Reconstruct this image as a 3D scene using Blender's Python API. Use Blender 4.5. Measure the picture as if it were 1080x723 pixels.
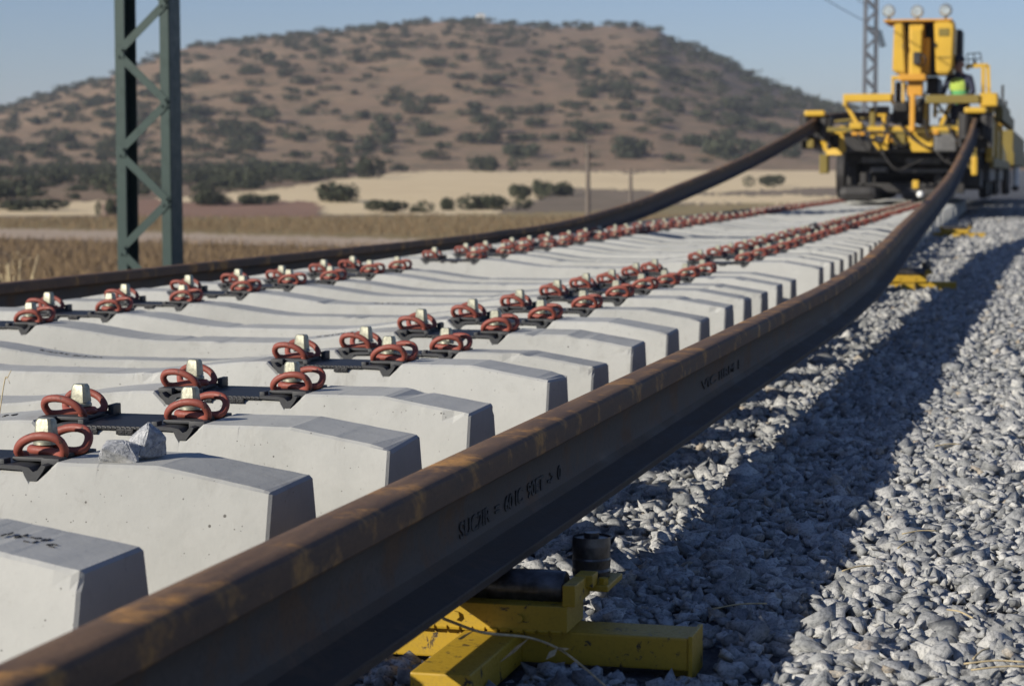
import bpy, bmesh, math, random
import numpy as np
from mathutils import Vector, Matrix
R = math.radians
random.seed(7)
rng = np.random.default_rng(11)
for o in list(bpy.data.objects):
    bpy.data.objects.remove(o)
scene = bpy.context.scene
C = scene.collection

# ------------------------------------------------------------------ camera
CAMZ = 0.745
YAW, PITCH = R(14.412), R(4.511)
cam_data = bpy.data.cameras.new("camera")
cam = bpy.data.objects.new("camera", cam_data)
C.objects.link(cam)
cam.location = (0, 0, CAMZ)
cam.rotation_euler = (R(90) - PITCH, 0, YAW)
cam_data.sensor_width = 36
cam_data.lens = 75
cam_data.clip_start = 0.05
cam_data.clip_end = 9000
cam_data.dof.use_dof = True
cam_data.dof.focus_distance = 4.0
cam_data.dof.aperture_fstop = 8.0
scene.camera = cam

# ------------------------------------------------------------------ sun and sky
SUN_EL, SUN_AZ = 22.8, 41.5        # azimuth: degrees from behind (-Y) towards the left (-X)
to_sun = Vector((-math.sin(R(SUN_AZ)) * math.cos(R(SUN_EL)), -math.cos(R(SUN_AZ)) * math.cos(R(SUN_EL)), math.sin(R(SUN_EL))))
sun_data = bpy.data.lights.new("sun", 'SUN')
sun_data.energy = 4.6
sun_data.angle = R(0.53)
sun_data.color = (1.0, 0.935, 0.82)
sun = bpy.data.objects.new("sun", sun_data)
C.objects.link(sun)
sun.rotation_euler = to_sun.to_track_quat('Z', 'Y').to_euler()
world = bpy.data.worlds.new("World")
scene.world = world
world.use_nodes = True
wn = world.node_tree
sky = wn.nodes.new("ShaderNodeTexSky")
sky.sky_type = 'NISHITA'
sky.sun_disc = False
sky.sun_elevation = R(SUN_EL)
sky.sun_rotation = R(180 + SUN_AZ)
sky.air_density = 1.0
sky.dust_density = 0.4
sky.ozone_density = 3.0
tint = wn.nodes.new("ShaderNodeMix"); tint.data_type = 'RGBA'; tint.blend_type = 'MULTIPLY'
tint.inputs[0].default_value = 1.0; tint.inputs[7].default_value = (0.84, 0.875, 1.11, 1)
wn.links.new(sky.outputs[0], tint.inputs[6])
wn.links.new(tint.outputs[2], wn.nodes["Background"].inputs[0])
wn.nodes["Background"].inputs[1].default_value = 0.067
scene.view_settings.view_transform = 'Standard'
scene.view_settings.look = 'None'
scene.view_settings.exposure = 0.40
scene.view_settings.gamma = 1.0
scene.render.engine = 'CYCLES'

# ------------------------------------------------------------------ helpers
def tag(o, label=None, cat=None, group=None, kind=None):
    if label: o["label"] = label
    if cat: o["category"] = cat
    if group: o["group"] = group
    if kind: o["kind"] = kind
    return o

def link(o, parent=None):
    C.objects.link(o)
    if parent is not None:
        o.parent = parent
    return o

def empty(name, loc=(0, 0, 0), rz=0):
    o = bpy.data.objects.new(name, None)
    o.empty_display_size = 0.1
    o.location = loc
    o.rotation_euler = (0, 0, rz)
    return link(o)

def obj(name, bm, mats, parent=None, smooth=False, loc=None):
    me = bpy.data.meshes.new(name)
    bm.normal_update()
    bm.to_mesh(me)
    bm.free()
    for m in (mats if isinstance(mats, (list, tuple)) else [mats]):
        me.materials.append(m)
    if smooth:
        me.polygons.foreach_set("use_smooth", [True] * len(me.polygons))
        if smooth != True:
            me.set_sharp_from_angle(angle=R(smooth))
    o = bpy.data.objects.new(name, me)
    if loc: o.location = loc
    return link(o, parent)

def np_obj(name, verts, faces, mats, parent=None, fmat=None, fcol=None):
    """faces: (n,k) int array"""
    me = bpy.data.meshes.new(name)
    verts = np.asarray(verts, np.float32); faces = np.asarray(faces, np.int32)
    n, k = faces.shape
    me.vertices.add(len(verts)); me.vertices.foreach_set("co", verts.ravel())
    me.loops.add(n * k); me.loops.foreach_set("vertex_index", faces.ravel())
    me.polygons.add(n); me.polygons.foreach_set("loop_start", np.arange(n, dtype=np.int32) * k)
    if fmat is not None: me.polygons.foreach_set("material_index", np.asarray(fmat, np.int32))
    for m in (mats if isinstance(mats, (list, tuple)) else [mats]): me.materials.append(m)
    me.update(calc_edges=True)
    if fcol is not None:
        a = me.attributes.new("tone", 'FLOAT', 'FACE'); a.data.foreach_set("value", np.asarray(fcol, np.float32))
    return link(bpy.data.objects.new(name, me), parent)

def add_box(bm, x0, x1, y0, y1, z0, z1, bev=0.0, mi=0, M=None):
    r = bmesh.ops.create_cube(bm, size=1.0)
    vs = r['verts']
    for v in vs:
        v.co = Vector(((x0 + x1) / 2 + v.co.x * (x1 - x0), (y0 + y1) / 2 + v.co.y * (y1 - y0), (z0 + z1) / 2 + v.co.z * (z1 - z0)))
        if M: v.co = M @ v.co
    fs = set(f for v in vs for f in v.link_faces)
    for f in fs: f.material_index = mi
    if bev > 0:
        es = list(set(e for v in vs for e in v.link_edges))
        bmesh.ops.bevel(bm, geom=es, offset=bev, segments=2, profile=0.6, affect='EDGES')

def add_cyl(bm, p0, p1, r0, r1=None, n=16, mi=0, caps=True):
    p0, p1 = Vector(p0), Vector(p1)
    r1 = r0 if r1 is None else r1
    d = (p1 - p0).normalized()
    a = d.orthogonal().normalized(); b = d.cross(a)
    A, B = [], []
    for i in range(n):
        t = 2 * math.pi * i / n
        w = a * math.cos(t) + b * math.sin(t)
        A.append(bm.verts.new(p0 + w * r0)); B.append(bm.verts.new(p1 + w * r1))
    for i in range(n):
        j = (i + 1) % n
        bm.faces.new((A[i], A[j], B[j], B[i])).material_index = mi
    if caps:
        bm.faces.new(A[::-1]).material_index = mi; bm.faces.new(B).material_index = mi

def add_bar(bm, p0, p1, w, h, mi=0, up=Vector((0, 0, 1))):
    """rectangular bar between two points"""
    p0, p1 = Vector(p0), Vector(p1)
    d = (p1 - p0).normalized()
    s = d.cross(up)
    s = s.normalized() if s.length > 1e-4 else Vector((1, 0, 0))
    u = s.cross(d).normalized()
    A = [bm.verts.new(p0 + s * (w / 2 * i) + u * (h / 2 * j)) for i, j in ((-1, -1), (1, -1), (1, 1), (-1, 1))]
    B = [bm.verts.new(p1 + s * (w / 2 * i) + u * (h / 2 * j)) for i, j in ((-1, -1), (1, -1), (1, 1), (-1, 1))]
    for i in range(4):
        j = (i + 1) % 4
        bm.faces.new((A[i], A[j], B[j], B[i])).material_index = mi
    bm.faces.new(A[::-1]).material_index = mi; bm.faces.new(B).material_index = mi

def add_tube(bm, pts, r, n=8, mi=0, taper=None):
    pts = [Vector(p) for p in pts]
    prev = None; rings = []
    for i, p in enumerate(pts):
        d = (pts[min(i + 1, len(pts) - 1)] - pts[max(i - 1, 0)]).normalized()
        if prev is None:
            a = d.orthogonal().normalized()
        else:
            a = (prev - d * prev.dot(d)).normalized()
        prev = a
        b = d.cross(a)
        rr = r if taper is None else r * taper(i / (len(pts) - 1))
        rings.append([bm.verts.new(p + (a * math.cos(2 * math.pi * k / n) + b * math.sin(2 * math.pi * k / n)) * rr) for k in range(n)])
    for A, B in zip(rings, rings[1:]):
        for k in range(n):
            j = (k + 1) % n
            f = bm.faces.new((A[k], A[j], B[j], B[k])); f.material_index = mi; f.smooth = True
    bm.faces.new(rings[0][::-1]).material_index = mi; bm.faces.new(rings[-1]).material_index = mi

def catmull(pts, sub=6):
    P = [Vector(p) for p in pts]
    P = [P[0] * 2 - P[1]] + P + [P[-1] * 2 - P[-2]]
    out = []
    for i in range(1, len(P) - 2):
        for s in range(sub):
            t = s / sub
            a, b, c, d = P[i - 1], P[i], P[i + 1], P[i + 2]
            out.append(0.5 * ((2 * b) + (c - a) * t + (2 * a - 5 * b + 4 * c - d) * t * t + (3 * b - a - 3 * c + d) * t ** 3))
    out.append(P[-2])
    return out

def add_prism(bm, poly, y0, y1, mi=0, axis='y'):
    """poly: list of (x,z), extruded along y (or list of (y,z) along x)"""
    f = (lambda p, t: (p[0], t, p[1])) if axis == 'y' else (lambda p, t: (t, p[0], p[1]))
    A = [bm.verts.new(f(p, y0)) for p in poly]; B = [bm.verts.new(f(p, y1)) for p in poly]
    n = len(poly)
    fs = []
    for i in range(n):
        j = (i + 1) % n
        fs.append(bm.faces.new((A[i], A[j], B[j], B[i])))
    fs.append(bm.faces.new(A[::-1])); fs.append(bm.faces.new(B))
    for q in fs: q.material_index = mi
    bmesh.ops.recalc_face_normals(bm, faces=fs)

# materials -------------------------------------------------------
class NT:
    def __init__(s, name):
        s.m = bpy.data.materials.new(name); s.m.use_nodes = True
        s.t = s.m.node_tree; s.b = s.t.nodes["Principled BSDF"]
        s.tc = s.t.nodes.new("ShaderNodeTexCoord")
    def n(s, typ, **kw):
        x = s.t.nodes.new("ShaderNode" + typ)
        for k, v in kw.items():
            if k in x.inputs: x.inputs[k].default_value = v
            else: setattr(x, k, v)
        return x
    def l(s, a, b): s.t.links.new(a, b)
    def noise(s, scale, detail=4, rough=0.6, coord='Object', dist=0.0):
        x = s.n("TexNoise", Scale=scale, Detail=detail, Roughness=rough, Distortion=dist)
        if coord == 'Position':
            g = s.n("NewGeometry"); s.l(g.outputs['Position'], x.inputs['Vector'])
        else: s.l(getattr(s, 'objvec', s.tc.outputs[coord]), x.inputs['Vector'])
        return x.outputs['Fac']
    def ramp(s, fac, stops):
        x = s.n("ValToRGB"); e = x.color_ramp.elements
        while len(e) < len(stops): e.new(0.5)
        for i, (p, c) in enumerate(stops):
            e[i].position = p; e[i].color = (c, c, c, 1) if isinstance(c, (int, float)) else (*c, 1)
        s.l(fac, x.inputs[0]); return x.outputs[0]
    def mix(s, fac, a, b, mode='MIX'):
        x = s.n("Mix", data_type='RGBA', blend_type=mode)
        for sock, v in ((x.inputs[0], fac), (x.inputs[6], a), (x.inputs[7], b)):
            if hasattr(v, 'is_linked') or isinstance(v, bpy.types.NodeSocket): s.l(v, sock)
            elif isinstance(v, (tuple, list)): sock.default_value = (*v, 1)
            else: sock.default_value = v if sock == x.inputs[0] else (v, v, v, 1)
        return x.outputs[2]
    def math(s, op, a, b=0.0):
        x = s.n("Math", operation=op)
        for sock, v in ((x.inputs[0], a), (x.inputs[1], b)):
            if isinstance(v, bpy.types.NodeSocket): s.l(v, sock)
            else: sock.default_value = v
        return x.outputs[0]
    def color(s, c):
        if isinstance(c, bpy.types.NodeSocket): s.l(c, s.b.inputs['Base Color'])
        else: s.b.inputs['Base Color'].default_value = (*c, 1)
        return s
    def rough(s, r, metal=0.0, spec=None):
        if isinstance(r, bpy.types.NodeSocket): s.l(r, s.b.inputs['Roughness'])
        else: s.b.inputs['Roughness'].default_value = r
        s.b.inputs['Metallic'].default_value = metal
        if spec is not None: s.b.inputs['Specular IOR Level'].default_value = spec
        return s
    def bump(s, h, strength=0.3, dist=0.01):
        x = s.n("Bump", Strength=strength, Distance=dist)
        s.l(h, x.inputs['Height']); s.l(x.outputs[0], s.b.inputs['Normal']); return s

def mat_concrete():
    s = NT("concrete")
    geo = s.n("ObjectInfo")
    off = s.n("VectorMath", operation='MULTIPLY_ADD'); s.l(geo.outputs['Random'], off.inputs[0]); off.inputs[1].default_value = (53, 31, 17); s.l(s.tc.outputs['Object'], off.inputs[2]); s.objvec = off.outputs[0]
    big = s.noise(3.0, 5, 0.6); fine = s.noise(90, 4, 0.7); mid = s.noise(14, 4, 0.65)
    col = s.mix(s.ramp(big, [(0.3, 0.0), (0.7, 1.0)]), (0.345, 0.345, 0.322), (0.405, 0.404, 0.38))
    col = s.mix(s.ramp(mid, [(0.42, 0.0), (0.62, 0.30)]), col, (0.44, 0.435, 0.405))
    col = s.mix(s.ramp(fine, [(0.55, 0.0), (0.8, 0.30)]), col, (0.30, 0.29, 0.27))
    stn = s.noise(6.5, 6, 0.75, dist=1.2)
    col = s.mix(s.ramp(stn, [(0.56, 0.0), (0.70, 0.45)]), col, (0.25, 0.24, 0.215))
    tone = s.math('ADD', s.math('MULTIPLY', geo.outputs['Random'], 0.14), 0.91)
    hsv = s.n("HueSaturation"); s.l(tone, hsv.inputs['Value']); s.l(col, hsv.inputs['Color'])
    col = hsv.outputs[0]
    # air holes in the cast faces
    v = s.n("TexVoronoi", Scale=42.0); s.l(s.objvec, v.inputs['Vector'])
    sep = s.n("SeparateColor"); s.l(v.outputs['Color'], sep.inputs[0])
    size = s.math('MULTIPLY', s.math('POWER', sep.outputs[0], 5.0), 0.115)
    hole = s.math('LESS_THAN', v.outputs['Distance'], size)
    v2 = s.n("TexVoronoi", Scale=110.0); s.l(s.objvec, v2.inputs['Vector'])
    sep2 = s.n("SeparateColor"); s.l(v2.outputs['Color'], sep2.inputs[0])
    hole2 = s.math('LESS_THAN', v2.outputs['Distance'], s.math('MULTIPLY', s.math('POWER', sep2.outputs[1], 3.2), 0.15))
    hl = s.math('MAXIMUM', hole, hole2)
    col = s.mix(hl, col, (0.11, 0.105, 0.095))
    s.color(col).rough(0.9, 0, 0.25)
    h = s.math('SUBTRACT', s.math('ADD', s.math('MULTIPLY', fine, 0.35), s.math('MULTIPLY', mid, 0.8)), s.math('MULTIPLY', hl, 0.8))
    return s.bump(h, 0.35, 0.004).m

def mat_paint(name, c, wear=(0.10, 0.06, 0.035), amt=0.55, rough=0.5, wscale=9, dirt=None):
    s = NT(name)
    n1 = s.noise(wscale, 6, 0.75, dist=0.6); n2 = s.noise(wscale * 5, 4, 0.7); n3 = s.noise(2.0, 3)
    col = s.mix(s.ramp(n3, [(0.3, 0), (0.7, 1)]), tuple(x * 0.82 for x in c), c)
    col = s.mix(s.math('MULTIPLY', s.ramp(n2, [(0.5, 0), (0.75, 1)]), 0.35), col, dirt or tuple(x * 0.45 for x in c))
    w = s.ramp(n1, [(amt + 0.06, 0), (amt + 0.10, 1)])
    col = s.mix(w, col, wear)
    s.color(col).rough(s.ramp(n2, [(0.3, rough - 0.1), (0.7, rough + 0.15)]), 0, 0.4)
    return s.bump(s.math('SUBTRACT', s.math('MULTIPLY', n2, 0.4), w), 0.25, 0.002).m

def mat_simple(name, c, rough=0.6, metal=0.0, var=0.25, scale=20, bump=0.1, spec=0.5):
    s = NT(name)
    n = s.noise(scale, 4, 0.65)
    col = s.mix(s.ramp(n, [(0.3, 0), (0.7, 1)]), tuple(x * (1 - var) for x in c), tuple(min(1, x * (1 + var)) for x in c))
    s.color(col).rough(rough, metal, spec)
    if bump: s.bump(n, bump, 0.003)
    return s.m

def mat_rust(name, base, dark, spot, amt=0.5, streak=True):
    s = NT(name)
    mp = s.n("Mapping"); mp.inputs['Scale'].default_value = (1, 0.18 if streak else 1, 1)
    s.l(s.tc.outputs['Object'], mp.inputs['Vector'])
    def nz(sc, d, r):
        x = s.n("TexNoise", Scale=sc, Detail=d, Roughness=r); s.l(mp.outputs[0], x.inputs['Vector']); return x.outputs['Fac']
    a = nz(22, 6, 0.7); b = s.noise(120, 4, 0.7); c = s.noise(7, 5, 0.7)
    col = s.mix(s.ramp(a, [(0.32, 0), (0.68, 1)]), dark, base)
    col = s.mix(s.ramp(c, [(amt, 0), (amt + 0.14, 0.85)]), col, spot)
    col = s.mix(s.math('MULTIPLY', s.ramp(b, [(0.5, 0), (0.75, 1)]), 0.5), col, tuple(x * 0.55 for x in dark))
    s.color(col).rough(s.ramp(a, [(0.3, 0.62), (0.7, 0.9)]), 0.0, 0.26)
    return s.bump(s.math('ADD', b, s.math('MULTIPLY', a, 0.6)), 0.25, 0.0015).m

M = {}
M['concrete'] = mat_concrete()
M['clip'] = mat_paint("red_clip_paint", (0.25, 0.064, 0.044), (0.07, 0.04, 0.03), 0.54, 0.55, 40, (0.10, 0.05, 0.04))
M['zinc'] = mat_simple("zinc_plated_steel", (0.27, 0.265, 0.20), 0.45, 0.45, 0.4, 80, 0.2)
M['plastic'] = mat_simple("black_plastic", (0.028, 0.029, 0.031), 0.6, 0, 0.3, 60, 0.1)
def mat_pad():
    s = NT("studded_rubber_pad")
    mp = s.n("Mapping"); mp.inputs['Scale'].default_value = (140, 140, 140); mp.inputs['Rotation'].default_value = (0, 0, R(45))
    s.l(s.tc.outputs['Object'], mp.inputs['Vector'])
    v = s.n("TexVoronoi", Scale=1.0, Randomness=0.0); s.l(mp.outputs[0], v.inputs['Vector'])
    h = s.ramp(v.outputs['Distance'], [(0.25, 1), (0.42, 0)])
    s.color(s.mix(h, (0.008, 0.008, 0.009), (0.085, 0.086, 0.092))).rough(0.55)
    return s.bump(h, 0.9, 0.004).m
M['pad'] = mat_pad()
M['rail_head'] = mat_rust("rail_head_rust", (0.185, 0.112, 0.066), (0.075, 0.047, 0.031), (0.48, 0.245, 0.07), 0.525)
M['rail_web'] = mat_rust("rail_web_scale", (0.118, 0.098, 0.082), (0.060, 0.049, 0.042), (0.120, 0.068, 0.038), 0.50)
M['rail_foot'] = mat_rust("rail_foot_rust", (0.078, 0.056, 0.041), (0.045, 0.034, 0.027), (0.10, 0.066, 0.044), 0.55)
M['letter'] = mat_simple("raised_lettering", (0.048, 0.043, 0.040), 0.8, 0, 0.4, 60, 0)
M['yellow_worn'] = mat_paint("worn_yellow_paint", (0.42, 0.265, 0.018), (0.040, 0.028, 0.02), 0.53, 0.5, 34, (0.12, 0.085, 0.02))
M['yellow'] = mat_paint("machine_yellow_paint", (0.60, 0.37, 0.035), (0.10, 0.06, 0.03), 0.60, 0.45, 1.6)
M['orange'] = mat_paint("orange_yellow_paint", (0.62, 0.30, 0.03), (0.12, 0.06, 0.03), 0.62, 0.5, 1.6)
M['olive'] = mat_paint("dirty_shaded_yellow_paint", (0.20, 0.15, 0.03), (0.06, 0.045, 0.025), 0.56, 0.55, 1.6)  # dulled machine yellow; its dark tone also carries painted-in shade, as on the upper beam
M['grease'] = mat_simple("greasy_black_steel", (0.085, 0.082, 0.082), 0.33, 0.75, 0.6, 40, 0.3)
M['dark'] = mat_simple("dark_dirty_steel", (0.03, 0.028, 0.027), 0.65, 0.2, 0.4, 5, 0.1)
M['grey'] = mat_simple("grey_steel", (0.12, 0.118, 0.115), 0.55, 0.3, 0.3, 6, 0.1)
M['green'] = mat_paint("dark_green_paint", (0.028, 0.054, 0.046), (0.03, 0.045, 0.04), 0.66, 0.5, 3.0)
M['mast_grey'] = mat_simple("galvanised_mast_steel", (0.16, 0.17, 0.19), 0.6, 0.3, 0.2, 6, 0)
M['glass'] = mat_simple("lamp_glass", (0.55, 0.58, 0.55), 0.15, 0.6, 0.3, 14, 0.1)
M['white'] = mat_simple("white_lens", (0.8, 0.8, 0.76), 0.4, 0, 0.1, 10, 0)
M['wood'] = mat_simple("weathered_wood_pole", (0.13, 0.105, 0.085), 0.85, 0, 0.3, 8, 0.1)
M['wire'] = mat_simple("dull_wire", (0.10, 0.10, 0.11), 0.6, 0.4, 0.1, 8, 0)
M['straw'] = mat_simple("dry_straw", (0.42, 0.34, 0.20), 0.8, 0, 0.3, 60, 0.1)
M['reddish'] = mat_simple("faded_red_paint", (0.22, 0.075, 0.045), 0.7, 0, 0.3, 2, 0)

def mat_stone():
    s = NT("crushed_stone")
    at = s.n("Attribute", attribute_name="tone")
    t = at.outputs['Fac']
    fine = s.noise(160, 5, 0.75); mid = s.noise(38, 4, 0.65)
    col = s.ramp(t, [(0.0, (0.125, 0.13, 0.13)), (0.35, (0.235, 0.24, 0.238)), (0.62, (0.345, 0.345, 0.335)), (0.88, (0.50, 0.49, 0.46)), (0.93, (0.30, 0.25, 0.19)), (1.0, (0.38, 0.31, 0.22))])
    col = s.mix(s.ramp(mid, [(0.40, 0.0), (0.70, 0.6)]), col, (0.47, 0.47, 0.46))
    col = s.mix(s.ramp(fine, [(0.47, 0.0), (0.63, 0.75)]), col, (0.085, 0.09, 0.10))
    s.color(col).rough(0.85, 0, 0.3)
    return s.bump(s.math('ADD', fine, s.math('MULTIPLY', mid, 0.3)), 0.5, 0.003).m
M['stone'] = mat_stone()
def mat_granite():
    s = NT("speckled_granite")
    a = s.noise(70, 5, 0.8); b = s.noise(190, 4, 0.8); c = s.noise(25, 3)
    col = s.mix(s.ramp(a, [(0.42, 0), (0.58, 1)]), (0.24, 0.25, 0.265), (0.47, 0.475, 0.48))
    col = s.mix(s.ramp(b, [(0.55, 0), (0.66, 0.8)]), col, (0.06, 0.065, 0.075))
    col = s.mix(s.ramp(c, [(0.5, 0), (0.7, 0.5)]), col, (0.40, 0.385, 0.34))
    s.color(col).rough(0.85, 0, 0.3)
    return s.bump(s.math('ADD', a, b), 0.7, 0.004).m
M['granite'] = mat_granite()

def mat_ground(name, c1, c2, c3, s1, s2, bump=0.4, thr=(0.45, 0.65), stretch=None):
    s = NT(name)
    a = s.noise(s1, 6, 0.65, 'Position', 0.4); b = s.noise(s2, 5, 0.7, 'Position')
    col = s.mix(s.ramp(a, [(0.35, 0), (0.65, 1)]), c1, c2)
    col = s.mix(s.ramp(b, [(thr[0], 0), (thr[1], 0.8)]), col, c3)
    s.color(col).rough(0.95, 0, 0.15)
    return s.bump(b, bump, 0.1).m
M['ballast_bed'] = mat_ground("ballast_bed", (0.10, 0.105, 0.115), (0.17, 0.175, 0.185), (0.05, 0.052, 0.058), 9, 45, 0.8)
M['dry_grass'] = mat_ground("dry_brown_grass", (0.145, 0.098, 0.054), (0.162, 0.110, 0.061), (0.19, 0.132, 0.073), 0.10, 0.9, 0.03)
M['verge'] = mat_ground("yellowing_grass", (0.27, 0.20, 0.095), (0.21, 0.17, 0.078), (0.33, 0.25, 0.13), 0.06, 0.5, 0.06)
M['dirt'] = mat_ground("pale_dirt_track", (0.40, 0.31, 0.225), (0.44, 0.345, 0.25), (0.34, 0.255, 0.18), 0.1, 0.9)
M['wheat'] = mat_ground("wheat_stubble", (0.66, 0.52, 0.31), (0.59, 0.455, 0.27), (0.69, 0.55, 0.34), 0.035, 0.3, 0.2)
M['soil'] = mat_ground("red_ploughed_soil", (0.245, 0.145, 0.095), (0.275, 0.165, 0.11), (0.21, 0.125, 0.085), 0.05, 0.5)
M['scrub'] = mat_ground("grey_scrubland", (0.19, 0.145, 0.10), (0.225, 0.172, 0.12), (0.14, 0.115, 0.075), 0.05, 0.4)
M['hill'] = mat_ground("dry_hillside", (0.195, 0.128, 0.079), (0.262, 0.182, 0.113), (0.105, 0.090, 0.050), 0.02, 0.22, 0.5, (0.48, 0.66))
M['plain'] = mat_ground("distant_plain", (0.20, 0.15, 0.09), (0.15, 0.12, 0.07), (0.25, 0.19, 0.12), 0.01, 0.1)

def mat_leaf(name, c, lo=0.6, hi=1.5):
    s = NT(name)
    at = s.n("Attribute", attribute_name="tone")
    oi = s.n("ObjectInfo")
    f = s.math('ADD', s.math('MULTIPLY', at.outputs['Fac'], 0.75), s.math('MULTIPLY', oi.outputs['Random'], 0.25))
    s.color(s.ramp(f, [(0.0, tuple(x * lo for x in c)), (0.6, c), (1.0, tuple(x * hi for x in c))])).rough(0.8, 0, 0.2)
    return s.m
M['leaf'] = mat_leaf("holm_oak_leaves", (0.047, 0.052, 0.029))
M['bark'] = mat_simple("bark", (0.09, 0.07, 0.055), 0.9)
M['blade'] = mat_leaf("dry_grass_blades", (0.172, 0.118, 0.063), 0.90, 1.10)

# a picture point at a known distance along the track -> a point of the place (used to read sizes off the photograph)
_cy, _sy, _cp, _sp = math.cos(YAW), math.sin(YAW), math.cos(PITCH), math.sin(PITCH)
RIGHT, FWD, UP = Vector((_cy, _sy, 0)), Vector((-_sy * _cp, _cy * _cp, -_sp)), Vector((-_sy * _sp, _cy * _sp, _cp))
def ray(px, py): return RIGHT * (px - 540) + UP * (361.5 - py) + FWD * 2250
def atY(px, py, Y):
    w = ray(px, py); return Vector((0, 0, CAMZ)) + w * (Y / w.y)
def atZ(px, py, z):
    w = ray(px, py); return Vector((0, 0, CAMZ)) + w * ((z - CAMZ) / w.z)

# ------------------------------------------------------------------ terrain
def lerp_tab(x, xs, ys): return np.interp(x, xs, ys)
SKY_X = [-400, -200, -50, 0, 44, 120, 190, 225, 248, 301, 360, 415, 508, 568, 661, 693, 712, 758, 804, 850, 880, 930, 1000, 1060, 1100, 1200]
SKY_Y = [168, 150, 132, 122, 108, 86, 57, 50, 46, 38, 34, 28, 23, 28, 28, 32, 44, 62, 88, 104, 113, 128, 146, 160, 168, 176]
R0, RC = 305.0, 610.0
def az_to_px(t):        # t: azimuth from +Y towards -X, radians
    return 540 - 2250 * np.tan(np.clip(t - YAW, -1.2, 1.2))
def vnoise(x, y, s):
    return (np.sin(x * s + 1.3) * np.cos(y * s * 1.17 + 0.4) + 0.5 * np.sin(x * s * 2.3 + y * s * 1.1) + 0.35 * np.sin(x * s * 3.7 - y * s * 4.1 + 2.0)) / 1.85
def height(X, Y):
    X = np.asarray(X, float); Y = np.asarray(Y, float)
    r = np.hypot(X, Y); t = np.arctan2(-X, Y)
    px = az_to_px(t)
    infront = (np.abs(t - YAW) < 1.15)
    low = -1.5 + 3.1 * np.clip((r - 140) / 180, 0, 1.0) * np.where(infront, 1, 0.3)
    rise = np.clip((px + 900) / 500, 0, 1) * np.clip((1500 - px) / 300, 0, 1)
    crest = CAMZ + (184 - lerp_tab(px, SKY_X, SKY_Y)) / 2250 * RC / np.cos(np.clip(t - YAW, -1.2, 1.2)) * 0.985
    u = np.clip((r - R0) / (RC - R0), 0, 1)
    S = 0.55 * u + 0.45 * (u * u * (3 - 2 * u))
    back = np.clip((r - RC) / 700, 0, 1)
    S = S * (1 - back * back * (3 - 2 * back))
    z = low + np.where(infront, rise, 0) * np.maximum(crest - 1.6, 0) * S
    z = z + np.clip((r - 280) / 120, 0, 1) * np.clip((1400 - r) / 400, 0, 1) * (vnoise(X, Y, 0.035) * 0.9 + vnoise(X, Y, 0.11) * 0.35) * np.clip(S * 3, 0, 1)
    # the track bed stands a little above the fields
    d = np.abs(X + 1.6)
    bed = np.clip((d - 5.0) / 3.5, 0, 1); bed = bed * bed * (3 - 2 * bed)
    far = np.clip((r - 140) / 120, 0, 1)
    z = np.where(z < 0, z * np.maximum(bed, far), z)
    return z - 0.012 * (1 - bed)

taz = np.concatenate([np.radians(np.arange(-180, -6, 3.0)), np.radians(np.arange(-6, 34, 0.1)), np.radians(np.arange(34, 180, 3.0))])
rad = [0.6]
while rad[-1] < 5200:
    r_ = rad[-1]
    rad.append(r_ * (1.011 if 30 < r_ < 640 else 1.05))
rad = np.array(rad)
TT, RR = np.meshgrid(taz, rad)
GX, GY = -np.sin(TT) * RR, np.cos(TT) * RR
GZ = height(GX, GY)
GV = np.stack([GX, GY, GZ], -1).reshape(-1, 3)
na, nr = len(taz), len(rad)
ii, jj = np.meshgrid(np.arange(nr - 1), np.arange(na), indexing='ij')
j2 = (jj + 1) % na
GF = np.stack([ii * na + jj, ii * na + j2, (ii + 1) * na + j2, (ii + 1) * na + jj], -1).reshape(-1, 4)
ctr = GV[GF].mean(1)
cr = np.hypot(ctr[:, 0], ctr[:, 1]); ct = np.arctan2(-ctr[:, 0], ctr[:, 1])
cpx = az_to_px(ct)
cyv = 184 - (ctr[:, 2] - CAMZ) / (cr * np.cos(np.clip(ct - YAW, -1.2, 1.2))) * 2250    # which strip of land: a bearing and a distance
wob = vnoise(ctr[:, 0], ctr[:, 1], 0.05)
cyv = cyv + vnoise(ctr[:, 0], ctr[:, 1], 0.33) * 0.7 + rng.normal(0, 0.7, len(cyv))
cpx = cpx + vnoise(ctr[:, 0], ctr[:, 1], 0.2) * 4 + rng.normal(0, 2.5, len(cpx))
reg = np.full(len(GF), 0)                                   # 0 = track bed
offbed = np.abs(ctr[:, 0] + 1.6) > 6.2
road_c = 245.5 + 0.025 * np.clip(cpx, -600, 700) + wob * 0.8
reg[offbed] = 1                                             # dry grass
reg[offbed & (cyv < road_c + 5)] = 2                        # dirt road
reg[offbed & (cyv < road_c - 4.5)] = 3                      # grass verge
top_w = lerp_tab(cpx, [-600, 0, 110, 215, 300, 345, 400, 480, 620, 700, 830, 900, 1100], [213, 213, 212, 206, 198, 191, 184, 179, 181, 181, 173, 178, 182]) + wob * 0.6
bot_w = lerp_tab(cpx, [-600, 0, 108, 112, 200, 335, 345, 520, 535, 560, 600, 690, 760, 860, 1100], [229, 229, 228, 205, 213, 212, 227, 225, 219, 212, 198, 201, 203, 198, 190])
reg[offbed & (cyv < lerp_tab(cpx, [-600, 110, 345, 480, 560, 640, 700, 900], [229, 229, 228, 226, 224, 222, 217, 212]) + wob * 0.7)] = 4                 # scrub
soil = (cpx > 108) & (cpx < 338) & (cyv < 228.5) & (cyv > 208)
reg[offbed & soil] = 5
reg[offbed & (cyv < bot_w) & (cyv > top_w) & (cr > 120) & (cr < 330)] = 6    # wheat
reg[offbed & (cyv < 214) & (cyv > 206) & (cpx > 700) & (cpx < 1000) & (cr > 100)] = 6
reg[offbed & (cyv <= top_w) & (cr > 110)] = 7               # hill
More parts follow.
